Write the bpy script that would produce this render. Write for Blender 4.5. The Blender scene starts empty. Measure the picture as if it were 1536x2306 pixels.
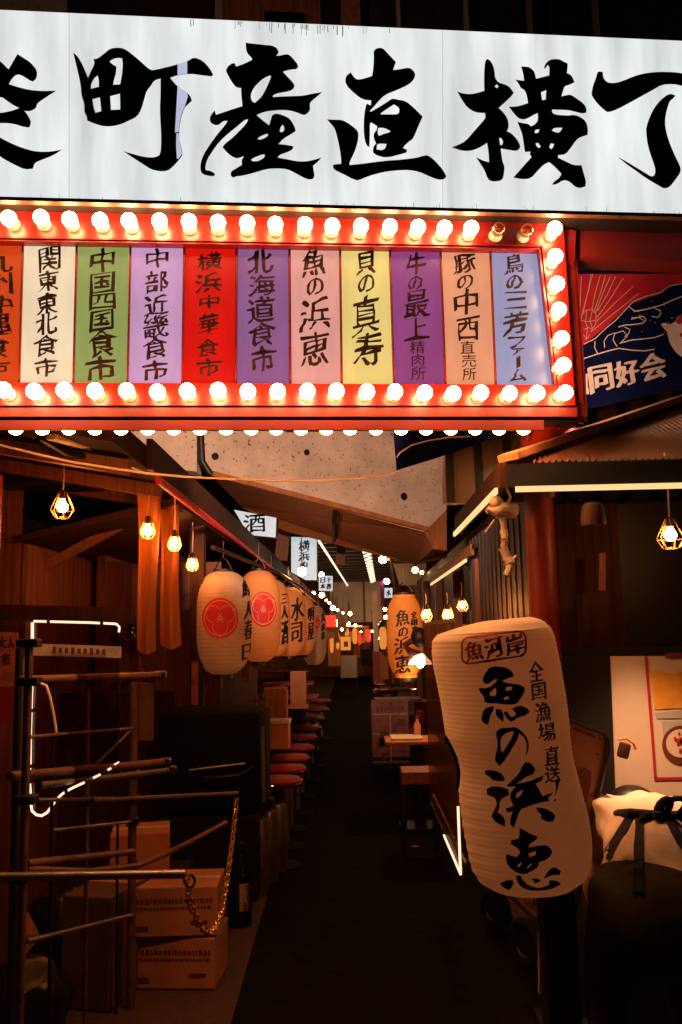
import bpy, bmesh, math, random
from mathutils import Vector, Matrix, noise
from mathutils.bvhtree import BVHTree
random.seed(7)
sc = bpy.context.scene
col = sc.collection
rad = math.radians

# ------------------------------------------------------------------ camera
F = 1930.0                      # focal length in photo pixels (1536 x 2306)
CAM = Vector((0, 0, 1.6))
YAW, PITCH, ROLL = rad(0.95), math.atan(277 / 1930), rad(1.15)
f_ = Vector((-math.sin(YAW) * math.cos(PITCH), math.cos(YAW) * math.cos(PITCH), math.sin(PITCH)))
r0 = Vector((math.cos(YAW), math.sin(YAW), 0))
u0 = r0.cross(f_)
r_ = r0 * math.cos(ROLL) - u0 * math.sin(ROLL)
u_ = u0 * math.cos(ROLL) + r0 * math.sin(ROLL)
cam = bpy.data.cameras.new("camera")
cam.sensor_fit = 'VERTICAL'
cam.sensor_height = 36
cam.lens = F / 2306 * 36
cam.clip_start = 0.05
cam.clip_end = 300
camo = bpy.data.objects.new("camera", cam)
col.objects.link(camo)
camo.matrix_world = Matrix(((r_.x, u_.x, -f_.x, CAM.x), (r_.y, u_.y, -f_.y, CAM.y), (r_.z, u_.z, -f_.z, CAM.z), (0, 0, 0, 1)))
sc.camera = camo

# ------------------------------------------------------------------ world, exposure
w = bpy.data.worlds.new("World")
sc.world = w
w.use_nodes = True
w.node_tree.nodes["Background"].inputs[0].default_value = (1.0, 0.35, 0.14, 1)
w.node_tree.nodes["Background"].inputs[1].default_value = 0.004
sc.view_settings.view_transform = 'Standard'
sc.view_settings.look = 'None'
sc.view_settings.exposure = 0
sc.view_settings.gamma = 1
sc.cycles.max_bounces = 6
sc.cycles.transparent_max_bounces = 12
sc.cycles.sample_clamp_indirect = 3
sc.cycles.caustics_reflective = False
sc.cycles.caustics_refractive = False

# ------------------------------------------------------------------ pixel rays onto real planes
def ray(u, v):
    return (f_ * F + r_ * (u - 768) - u_ * (v - 1153)).normalized()
def P(u, v, Y):
    d = ray(u, v); return CAM + d * (Y / d.y)
def G(u, v, z=0.0):
    d = ray(u, v); return CAM + d * ((z - CAM.z) / d.z)
def onplane(u, v, p0, n):
    d = ray(u, v); return CAM + d * ((p0 - CAM).dot(n) / d.dot(n))
SA = rad(6)
SR = Vector((math.cos(SA), math.sin(SA), 0))        # along the gate sign
SN = Vector((math.sin(SA), -math.cos(SA), 0))       # out of its face
S0 = P(768, 900, 3.2)
def S(u, v, off=0.0):
    return onplane(u, v, S0 + SN * off, SN)
UP = Vector((0, 0, 1))

# ------------------------------------------------------------------ materials
def srgb(c):
    return tuple((x / 255 / 12.92 if x / 255 <= .04045 else ((x / 255 + .055) / 1.055) ** 2.4) for x in c)
def newmat(name):
    m = bpy.data.materials.new(name); m.use_nodes = True
    nt = m.node_tree
    return m, nt, nt.nodes["Principled BSDF"]
def pbr(name, c, rough=.6, metal=0., var=.35, scale=6., stretch=(1, 1, 1), bump=.0, em=None, ems=0., spots=None, coat=0., spec=.5):
    
    m, nt, b = newmat(name)
    N = nt.nodes; L = nt.links
    tc = N.new("ShaderNodeTexCoord"); mp = N.new("ShaderNodeMapping")
    mp.inputs["Scale"].default_value = stretch
    L.new(tc.outputs["Object"], mp.inputs[0])
    nz = N.new("ShaderNodeTexNoise"); nz.inputs["Scale"].default_value = scale
    nz.inputs["Detail"].default_value = 8; nz.inputs["Roughness"].default_value = .65
    L.new(mp.outputs[0], nz.inputs["Vector"])
    rp = N.new("ShaderNodeValToRGB")
    rp.color_ramp.elements[0].position = .3; rp.color_ramp.elements[1].position = .7
    rp.color_ramp.elements[0].color = tuple(x * (1 - var) for x in c) + (1,)
    rp.color_ramp.elements[1].color = tuple(min(1, x * (1 + var * .5)) for x in c) + (1,)
    L.new(nz.outputs[0], rp.inputs[0])
    out = rp.outputs[0]
    if spots:
        sn = N.new("ShaderNodeTexNoise"); sn.inputs["Scale"].default_value = spots[0]; sn.inputs["Detail"].default_value = 4
        L.new(tc.outputs["Object"], sn.inputs["Vector"])
        sr = N.new("ShaderNodeValToRGB")
        sr.color_ramp.elements[0].position = spots[1]; sr.color_ramp.elements[1].position = spots[1] + .05
        sr.color_ramp.elements[0].color = (0, 0, 0, 1); sr.color_ramp.elements[1].color = (1, 1, 1, 1)
        L.new(sn.outputs[0], sr.inputs[0])
        mx = N.new("ShaderNodeMix"); mx.data_type = 'RGBA'
        mx.inputs[7].default_value = tuple(spots[2]) + (1,)
        L.new(sr.outputs[0], mx.inputs[0]); L.new(out, mx.inputs[6]); out = mx.outputs[2]
    L.new(out, b.inputs["Base Color"])
    b.inputs["Roughness"].default_value = rough
    b.inputs["Metallic"].default_value = metal
    b.inputs["Specular IOR Level"].default_value = spec
    if coat: b.inputs["Coat Weight"].default_value = coat
    if bump:
        bp = N.new("ShaderNodeBump"); bp.inputs["Strength"].default_value = bump; bp.inputs["Distance"].default_value = .02
        L.new(nz.outputs[0], bp.inputs["Height"]); L.new(bp.outputs[0], b.inputs["Normal"])
    if em:
        b.inputs["Emission Color"].default_value = tuple(em) + (1,)
        b.inputs["Emission Strength"].default_value = ems
    return m
def emit(name, c, s):
    m, nt, b = newmat(name)
    b.inputs["Base Color"].default_value = (.05, .05, .05, 1)
    b.inputs["Emission Color"].default_value = tuple(c) + (1,)
    b.inputs["Emission Strength"].default_value = s
    return m
def backlit(name, c, s, var=.12, scale=3., stretch=(1, 1, 1), base=.15):
    """a backlit translucent sheet with dirt and uneven backlight put in its colour"""
    m, nt, b = newmat(name); N = nt.nodes; L = nt.links
    tc = N.new("ShaderNodeTexCoord"); mp = N.new("ShaderNodeMapping"); mp.inputs["Scale"].default_value = stretch
    L.new(tc.outputs["Object"], mp.inputs[0])
    nz = N.new("ShaderNodeTexNoise"); nz.inputs["Scale"].default_value = scale; nz.inputs["Detail"].default_value = 7
    L.new(mp.outputs[0], nz.inputs["Vector"])
    n2 = N.new("ShaderNodeTexNoise"); n2.inputs["Scale"].default_value = .9; n2.inputs["Detail"].default_value = 3
    L.new(tc.outputs["Object"], n2.inputs["Vector"])
    ad = N.new("ShaderNodeMath"); ad.operation = 'MULTIPLY_ADD'; ad.inputs[1].default_value = .6
    L.new(n2.outputs[0], ad.inputs[0]); L.new(nz.outputs[0], ad.inputs[2])
    rp = N.new("ShaderNodeValToRGB")
    rp.color_ramp.elements[0].position = .5; rp.color_ramp.elements[1].position = 1.0
    rp.color_ramp.elements[0].color = tuple(x * (1 - var) for x in c) + (1,)
    rp.color_ramp.elements[1].color = tuple(min(1, x * (1 + var * .4)) for x in c) + (1,)
    L.new(ad.outputs[0], rp.inputs[0])
    L.new(rp.outputs[0], b.inputs["Emission Color"])
    b.inputs["Emission Strength"].default_value = s
    b.inputs["Base Color"].default_value = tuple(x * base for x in c) + (1,)
    b.inputs["Roughness"].default_value = .35
    return m
def smoky(name, c, k):
    m, nt, b = newmat(name); N = nt.nodes; L = nt.links
    b.inputs["Base Color"].default_value = tuple(c) + (1,); b.inputs["Roughness"].default_value = .25
    tr = N.new("ShaderNodeBsdfTransparent"); tr.inputs[0].default_value = (.8, .62, .5, 1)
    mx = N.new("ShaderNodeMixShader"); mx.inputs[0].default_value = k
    L.new(tr.outputs[0], mx.inputs[1]); L.new(b.outputs[0], mx.inputs[2]); L.new(mx.outputs[0], N["Material Output"].inputs[0])
    return m
def glass(name, tint, fac=.12, rough=.05):
    m, nt, b = newmat(name); N = nt.nodes; L = nt.links
    tr = N.new("ShaderNodeBsdfTransparent"); tr.inputs[0].default_value = tuple(tint) + (1,)
    gl = N.new("ShaderNodeBsdfGlossy"); gl.inputs["Roughness"].default_value = rough
    mx = N.new("ShaderNodeMixShader"); mx.inputs[0].default_value = fac
    L.new(tr.outputs[0], mx.inputs[1]); L.new(gl.outputs[0], mx.inputs[2])
    L.new(mx.outputs[0], N["Material Output"].inputs[0])
    return m
def paper(name, c, em, ems, scale=5):
    """washi paper: diffuse, lets light through, faint glow put into the paper itself, stains"""
    m, nt, b = newmat(name); N = nt.nodes; L = nt.links
    tc = N.new("ShaderNodeTexCoord")
    nz = N.new("ShaderNodeTexNoise"); nz.inputs["Scale"].default_value = scale; nz.inputs["Detail"].default_value = 9
    L.new(tc.outputs["Object"], nz.inputs["Vector"])
    rp = N.new("ShaderNodeValToRGB")
    rp.color_ramp.elements[0].position = .3; rp.color_ramp.elements[1].position = .72
    rp.color_ramp.elements[0].color = (c[0] * .72, c[1] * .62, c[2] * .5, 1)
    rp.color_ramp.elements[1].color = tuple(c) + (1,)
    L.new(nz.outputs[0], rp.inputs[0]); L.new(rp.outputs[0], b.inputs["Base Color"])
    b.inputs["Roughness"].default_value = .75
    b.inputs["Emission Color"].default_value = tuple(em) + (1,)
    b.inputs["Emission Strength"].default_value = ems
    tl = N.new("ShaderNodeBsdfTranslucent"); L.new(rp.outputs[0], tl.inputs[0])
    mx = N.new("ShaderNodeMixShader"); mx.inputs[0].default_value = .3
    L.new(b.outputs[0], mx.inputs[1]); L.new(tl.outputs[0], mx.inputs[2])
    L.new(mx.outputs[0], N["Material Output"].inputs[0])
    bp = N.new("ShaderNodeBump"); bp.inputs["Strength"].default_value = .25; bp.inputs["Distance"].default_value = .01
    L.new(nz.outputs[0], bp.inputs["Height"]); L.new(bp.outputs[0], b.inputs["Normal"])
    return m

M = {}
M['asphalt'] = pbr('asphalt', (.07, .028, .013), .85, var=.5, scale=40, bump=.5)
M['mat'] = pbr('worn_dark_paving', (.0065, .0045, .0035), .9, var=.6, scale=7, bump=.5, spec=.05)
M['kerb'] = pbr('kerb_concrete', (.06, .04, .028), .8, var=.4, scale=12, bump=.3)
M['black'] = pbr('black_paint', (.008, .007, .007), .5, var=.2)
M['ink'] = pbr('black_ink', (.004, .003, .003), .6, var=.1)
M['brownink'] = pbr('brown_ink', (.06, .012, .006), .7, var=.5, scale=14)
M['redink'] = pbr('red_ink', (.7, .012, .008), .7, var=.2)
M['red'] = pbr('red_paint', (.20, .0055, .0013), .35, var=.18, scale=5, bump=.03, coat=.15)
M['darkred'] = pbr('weathered_red_paint', (.2, .008, .003), .5, var=.35, scale=4, bump=.05)
M['wood'] = pbr('brown_wood', (.22, .06, .019), .6, var=.55, scale=3, stretch=(14, 14, 1), bump=.25)
M['woody'] = pbr('brown_timber', (.26, .085, .03), .6, var=.5, scale=3, stretch=(12, 1.2, 12), bump=.25)
M['darkwood'] = pbr('dark_timber', (.045, .016, .008), .6, var=.5, scale=4, stretch=(8, 8, 1), bump=.2, spec=.12)
M['plank'] = pbr('wall_planks', (.19, .048, .015), .65, var=.6, scale=2.5, stretch=(10, 10, .7), bump=.2)
M['lightwood'] = pbr('pale_timber', (.55, .3, .1), .55, var=.3, scale=3, stretch=(10, 1, 10), bump=.15)
M['steel'] = pbr('galvanised_steel', (.32, .24, .2), .4, metal=.8, var=.4, scale=9, bump=.1)
M['rust'] = pbr('rusty_steel', (.2, .085, .05), .5, metal=.5, var=.5, scale=12, bump=.15)
M['chrome'] = pbr('chrome', (.8, .75, .7), .08, metal=1, var=.05)
M['darkmetal'] = pbr('dark_metal', (.03, .025, .024), .4, metal=.6, var=.3)
M['gold'] = pbr('brass_chain', (.75, .35, .1), .3, metal=.8, var=.2)
M['concrete'] = pbr('stained_concrete', (.64, .49, .4), .85, var=.28, scale=2.6, bump=.18, spots=(34, .63, (.12, .05, .03)))
M['soffit'] = pbr('rusty_soffit', (.42, .15, .05), .7, var=.45, scale=3, stretch=(1, 6, 1), bump=.15)
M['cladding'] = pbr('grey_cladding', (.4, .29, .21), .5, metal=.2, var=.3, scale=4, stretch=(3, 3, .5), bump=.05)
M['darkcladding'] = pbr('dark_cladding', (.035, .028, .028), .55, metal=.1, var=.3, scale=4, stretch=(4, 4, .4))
M['roofing'] = pbr('brown_corrugated_roofing', (.17, .085, .05), .55, var=.4, scale=5, bump=.1)
M['roofdark'] = pbr('dark_roofing', (.03, .014, .009), .8, var=.4, scale=4, bump=.1, spec=.1)
M['tarp'] = pbr('dark_navy_cover', (.003, .004, .011), .9, var=.3, scale=6, bump=.3, spec=.15)
M['seam'] = pbr('grey_seam', (.55, .55, .55), .8, em=(.5, .52, .52), ems=.8)
M['ceramic'] = pbr('white_lamp_holder', (.75, .62, .5), .4, var=.05)
M['grime'] = pbr('grime_streak', (.16, .15, .14), .9, var=.5, scale=30)
M['navy'] = pbr('navy_cloth', (.0025, .004, .023), .9, var=.25, scale=8, bump=.15, spec=.05)
M['clothwhite'] = pbr('undyed_cloth', (.6, .42, .32), .9, var=.15, scale=12)
M['clothred'] = pbr('red_dyed_cloth', (.42, .014, .02), .9, var=.2, scale=8, spec=.1)
M['orange'] = pbr('orange_cloth', (.62, .22, .06), .7, var=.3, scale=4, stretch=(3, 3, .6), bump=.15)
M['carton'] = pbr('brown_cardboard', (.46, .17, .075), .8, var=.25, scale=7, bump=.08)
M['carton2'] = pbr('dull_cardboard', (.10, .04, .02), .85, var=.3, scale=7, bump=.08)
M['rubber'] = pbr('black_rubber', (.012, .01, .01), .8, var=.2, spec=.1)
M['bottle'] = pbr('dark_green_glass', (.004, .012, .008), .08, var=.1)
M['labelp'] = pbr('bottle_label', (.5, .3, .2), .7, var=.2)
M['bag'] = pbr('black_plastic_bag', (.01, .008, .008), .3, var=.3, bump=.2)
M['white'] = pbr('white_plastic', (.6, .5, .42), .5, var=.15)
M['stoolred'] = pbr('red_vinyl', (.33, .015, .01), .5, var=.25)
M['skin'] = pbr('skin', (.5, .25, .16), .5, var=.1)
M['shirt'] = pbr('white_shirt_cloth', (.7, .5, .38), .85, var=.15, scale=9, bump=.25)
M['trouser'] = pbr('dark_trouser_cloth', (.055, .028, .018), .85, var=.3, scale=12, bump=.2)
M['strap'] = pbr('black_apron_cloth', (.006, .005, .006), .85, var=.2, bump=.1)
M['hair'] = pbr('black_hair', (.006, .005, .004), .4, var=.2)
M['poster'] = pbr('poster_paper', (.62, .5, .4), .5, var=.12, scale=3)
M['posterred'] = pbr('poster_red', (.4, .02, .02), .5, var=.1)
M['posterorange'] = pbr('poster_orange_drink', (.7, .33, .04), .5, var=.45, scale=3, stretch=(1, 1, 2))
M['postergrey'] = pbr('poster_glass_grey', (.4, .38, .34), .5, var=.3, scale=3)
M['posterbrown'] = pbr('poster_brown', (.14, .03, .02), .5, var=.2)
M['board'] = pbr('dull_beige_board', (.36, .17, .09), .5, var=.25, scale=3)
M['menu'] = pbr('printed_menu_sheet', (.35, .1, .06), .6, var=.7, scale=9)
M['purple'] = pbr('purple_cloth', (.2, .03, .3), .7, var=.3)
M['redpipe'] = pbr('glossy_red_conduit', (.6, .02, .05), .55, var=.3, spec=.3)
M['rope'] = pbr('pale_rope', (.85, .6, .45), .8, var=.2)
M['dirtywhite'] = pbr('dirty_white_plastic', (.55, .42, .32), .6, var=.4, scale=14, bump=.2)
M['amber'] = glass('amber_bulb_glass', (.95, .6, .3), .22, .08)
M['clear'] = glass('clear_acrylic', (.62, .5, .42), .05, .15)
M['smoky'] = smoky('smoky_acrylic', (.2, .08, .04), .42)
M['paper'] = paper('lantern_paper', (.82, .56, .38), (1, .32, .1), .075)
M['paperdeep'] = paper('glowing_lantern_paper', (.72, .34, .13), (1, .2, .025), .2)
M['paperorange'] = paper('orange_lantern_paper', (.75, .33, .08), (1, .2, .008), .3)
M['pendlamp'] = emit('lit_shade_bulb', (1, .45, .15), 500)
M['farwall'] = pbr('far_shop_boards', (.45, .16, .06), .7, var=.5, scale=1.2, stretch=(5, 5, 1))
M['addedglow'] = emit('added_far_window', (1, .22, .035), .32)
M['paperbig'] = paper('worn_paper_added_glow', (.9, .66, .46), (1, .36, .12), .10, 3.2)  # unlit lantern; glow added to brighten its paper
M['crest'] = pbr('crest_red', (.55, .012, .012), .7, var=.15, em=(1, .02, .01), ems=.12)
M['crestline'] = pbr('crest_pale_line', (.7, .35, .25), .7, var=.1, em=(1, .3, .1), ems=.06)
M['bulb'] = emit('lit_marquee_bulb', (1, .52, .21), 58)
M['bulbdim'] = emit('lit_older_bulb', (1, .48, .17), 38)
M['bulbhot'] = emit('lit_new_bulb', (1, .58, .27), 74)
M['bulblow'] = emit('lit_soffit_bulb', (1, .36, .10), 110)
M['pend'] = emit('lit_filament_bulb', (1, .29, .055), 190)
M['pendfar'] = emit('lit_globe', (1, .5, .2), 60)
M['led'] = emit('warm_led_strip', (1, .66, .28), 1.08)
M['pendnear'] = emit('lit_counter_bulb', (1, .33, .08), 200)
M['ledpink'] = emit('pale_led_edge', (1, .62, .42), 1.6)
M['ledwhite'] = emit('white_led_strip', (1, .72, .48), 1.6)
M['redglow'] = emit('red_lit_sign', (1, .03, .01), 1.2)
M['orglow'] = emit('orange_lit_sign', (1, .3, .04), .8)
M['signwhite'] = backlit('backlit_white_acrylic', (.86, .9, .9), .94, var=.3, scale=2.2, stretch=(5, 5, .6), base=.3)
M['signsmall'] = backlit('small_backlit_acrylic', (.62, .7, .75), .85, var=.15, scale=3)
M['patch'] = backlit('mismatched_repair_film', (.52, .54, .72), 1.0, var=.12, scale=6)

# ------------------------------------------------------------------ mesh helpers
class MB:
    def __init__(s): s.bm = bmesh.new()
    def box(s, c, size, R=None, bev=0.):
        hx, hy, hz = size[0] / 2, size[1] / 2, size[2] / 2
        vs = []
        for x in (-hx, hx):
            for y in (-hy, hy):
                for z in (-hz, hz):
                    p = Vector((x, y, z))
                    if R is not None: p = R @ p
                    vs.append(s.bm.verts.new(Vector(c) + p))
        fs = [s.bm.faces.new([vs[i] for i in q]) for q in ((0, 1, 3, 2), (4, 6, 7, 5), (0, 4, 5, 1), (2, 3, 7, 6), (0, 2, 6, 4), (1, 5, 7, 3))]
        if bev:
            es = list({e for f in fs for e in f.edges})
            bmesh.ops.bevel(s.bm, geom=es, offset=bev, segments=2, affect='EDGES', profile=.5)
        return s
    def prism(s, pts, ext):
        """polygon (world points) pushed along ext"""
        n = len(pts); a = [s.bm.verts.new(p) for p in pts]; b = [s.bm.verts.new(Vector(p) + ext) for p in pts]
        s.bm.faces.new(a); s.bm.faces.new(b[::-1])
        for i in range(n):
            j = (i + 1) % n
            s.bm.faces.new((a[j], a[i], b[i], b[j]))
        return s
    def hull(s, a, b):
        """two loops of equal length joined and capped"""
        n = len(a); A = [s.bm.verts.new(p) for p in a]; B = [s.bm.verts.new(p) for p in b]
        s.bm.faces.new(A[::-1]); s.bm.faces.new(B)
        for i in range(n):
            j = (i + 1) % n
            s.bm.faces.new((A[i], A[j], B[j], B[i]))
        return s
    def bar(s, a, b, w_, h_, up=UP):
        a = Vector(a); b = Vector(b); d = (b - a).normalized()
        x = d.cross(up).normalized() * w_ / 2; y = x.cross(d).normalized() * h_ / 2
        return s.hull([a - x - y, a + x - y, a + x + y, a - x + y], [b - x - y, b + x - y, b + x + y, b - x + y])
    def tube(s, pts, r, n=8, closed=False, r2=None):
        pts = [Vector(p) for p in pts]; k = len(pts); rings = []
        prev = None
        for i, p in enumerate(pts):
            if closed: d = pts[(i + 1) % k] - pts[i - 1]
            else: d = pts[min(i + 1, k - 1)] - pts[max(i - 1, 0)]
            d.normalize()
            if prev is None:
                x = d.cross(UP if abs(d.z) < .9 else Vector((1, 0, 0))).normalized()
            else:
                x = (prev - d * prev.dot(d)).normalized()
            prev = x; y = d.cross(x)
            rr = r if r2 is None else r + (r2 - r) * i / max(1, k - 1)
            rings.append([s.bm.verts.new(p + (x * math.cos(2 * math.pi * j / n) + y * math.sin(2 * math.pi * j / n)) * rr) for j in range(n)])
        for i in range(k if closed else k - 1):
            A = rings[i]; B = rings[(i + 1) % k]
            for j in range(n):
                s.bm.faces.new((A[j], A[(j + 1) % n], B[(j + 1) % n], B[j]))
        if not closed:
            s.bm.faces.new(rings[0][::-1]); s.bm.faces.new(rings[-1])
        return s
    def lathe(s, prof, c, n=24, ax=UP, ex=None):
        ax = Vector(ax).normalized()
        ex = Vector(ex).normalized() if ex else ax.cross(Vector((0, 1, 0)) if abs(ax.y) < .9 else Vector((1, 0, 0))).normalized()
        ey = ax.cross(ex); c = Vector(c); rings = []
        for r, h in prof:
            if r < 1e-6: rings.append([s.bm.verts.new(c + ax * h)])
            else: rings.append([s.bm.verts.new(c + ax * h + (ex * math.cos(2 * math.pi * j / n) + ey * math.sin(2 * math.pi * j / n)) * r) for j in range(n)])
        for A, B in zip(rings, rings[1:]):
            for j in range(n):
                k = (j + 1) % n
                if len(A) == 1 and len(B) > 1: s.bm.faces.new((A[0], B[k], B[j]))
                elif len(B) == 1 and len(A) > 1: s.bm.faces.new((A[j], A[k], B[0]))
                elif len(A) > 1: s.bm.faces.new((A[j], A[k], B[k], B[j]))
        return s
    def ball(s, c, r, n=16, squash=1.):
        k = n // 2
        return s.lathe([(r * math.sin(math.pi * i / k) if 0 < i < k else 0, -r * squash * math.cos(math.pi * i / k)) for i in range(k + 1)], c, n)
    def disc(s, c, r, nrm, n=24, th=.004):
        return s.lathe([(0, 0), (r, 0), (r, th), (0, th)], c, n, nrm)
    def raw(s, vs, fs):
        V = [s.bm.verts.new(v) for v in vs]
        for f in fs:
            try: s.bm.faces.new([V[i] for i in f])
            except ValueError: pass
        return s
def build(mb, name, mat, smooth=False, base=Vector((0, 0, 0)), recalc=True):
    me = bpy.data.meshes.new(name)
    if recalc: bmesh.ops.recalc_face_normals(mb.bm, faces=mb.bm.faces)
    for v in mb.bm.verts: v.co -= base
    mb.bm.to_mesh(me); mb.bm.free()
    me.materials.append(M[mat] if isinstance(mat, str) else mat)
    if smooth:
        for p in me.polygons: p.use_smooth = True
        try: me.set_sharp_from_angle(angle=rad(42))
        except Exception: pass
    return me
def base_of(o):
    while o.parent: o = o.parent
    return o.location.copy()
def thing(name, label, cat, loc=(0, 0, 0), group=None):
    o = bpy.data.objects.new(name, None); col.objects.link(o)
    o.location = loc; o.empty_display_size = .1
    o["label"] = label; o["category"] = cat; o["kind"] = "thing"
    if group: o["group"] = group
    return o
def part(name, mb, mat, parent, smooth=False, label=None, recalc=True):
    o = bpy.data.objects.new(name, build(mb, name, mat, smooth, base_of(parent), recalc))
    col.objects.link(o); o.parent = parent
    if label: o["label"] = label
    return o
def solo(name, mb, mat, label, cat, loc=(0, 0, 0), group=None, smooth=False):
    loc = Vector(loc)
    o = bpy.data.objects.new(name, build(mb, name, mat, smooth, loc)); col.objects.link(o)
    o.location = loc; o["label"] = label; o["category"] = cat; o["kind"] = "thing"
    if group: o["group"] = group
    return o
def structure(name, mb, mat, kind='structure'):
    o = bpy.data.objects.new(name, build(mb, name, mat)); col.objects.link(o); o["kind"] = kind
    return o
def dup(root, loc, label=None):
    c = root.copy(); col.objects.link(c); c.location = loc
    if label: c["label"] = label
    for ch in list(root.children):
        d = ch.copy(); col.objects.link(d); d.parent = c
        for g in ch.children:
            e = g.copy(); col.objects.link(e); e.parent = d
    return c

# ------------------------------------------------------------------ lettering: font glyphs and traced brush strokes
CHARS = sorted(set("関東北食市中国四部近畿横浜華海道魚の恵貝真寿牛最上精肉所豚西直売鳥三芳ファーム九州沖縄同好会保河岸全漁場送!酒大鮮人水明音十日本香屋力千川春秋司"))
GL = {}
def _load_glyphs():
    obs = []
    for ch in CHARS:
        c = bpy.data.curves.new("g", "FONT"); c.body = ch; c.resolution_u = 3
        o = bpy.data.objects.new("g", c); col.objects.link(o); obs.append((ch, o, c))
    dg = bpy.context.evaluated_depsgraph_get()
    for ch, o, c in obs:
        me = o.evaluated_get(dg).to_mesh()
        GL[ch] = ([(v.co.x, v.co.y) for v in me.vertices], [tuple(p.vertices) for p in me.polygons])
        o.evaluated_get(dg).to_mesh_clear()
    for ch, o, c in obs:
        bpy.data.objects.remove(o); bpy.data.curves.remove(c)
_load_glyphs()
def fill(polys):
    """polygons with holes (even-odd by nesting) to a flat 2d mesh"""
    c = bpy.data.curves.new("g", "CURVE"); c.dimensions = '2D'; c.fill_mode = 'BOTH'
    for pl in polys:
        sp = c.splines.new('POLY'); sp.points.add(len(pl) - 1)
        for i, (x, y) in enumerate(pl): sp.points[i].co = (x, y, 0, 1)
        sp.use_cyclic_u = True
    o = bpy.data.objects.new("g", c); col.objects.link(o)
    dg = bpy.context.evaluated_depsgraph_get()
    me = o.evaluated_get(dg).to_mesh()
    bm = bmesh.new(); bm.from_mesh(me)
    bmesh.ops.remove_doubles(bm, verts=bm.verts, dist=1e-4)
    bm.verts.index_update()
    r = ([(v.co.x, v.co.y) for v in bm.verts], [tuple(v.index for v in f.verts) for f in bm.faces])
    bm.free(); o.evaluated_get(dg).to_mesh_clear()
    bpy.data.objects.remove(o); bpy.data.curves.remove(c)
    return r
def rounded(pl, it=1):
    """Chaikin corner cutting that keeps sharp tips"""
    for _ in range(it):
        out = []; n = len(pl)
        for i in range(n):
            a, b, c = Vector(pl[i - 1]), Vector(pl[i]), Vector(pl[(i + 1) % n])
            d1, d2 = b - a, c - b
            if d1.length < 1e-6 or d2.length < 1e-6: continue
            ang = d1.angle(d2)
            if ang > 1.0 or ang < .04: out.append(tuple(b))
            else: out += [tuple(b - d1 * .25), tuple(b + d2 * .25)]
        pl = out
    return pl
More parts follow.
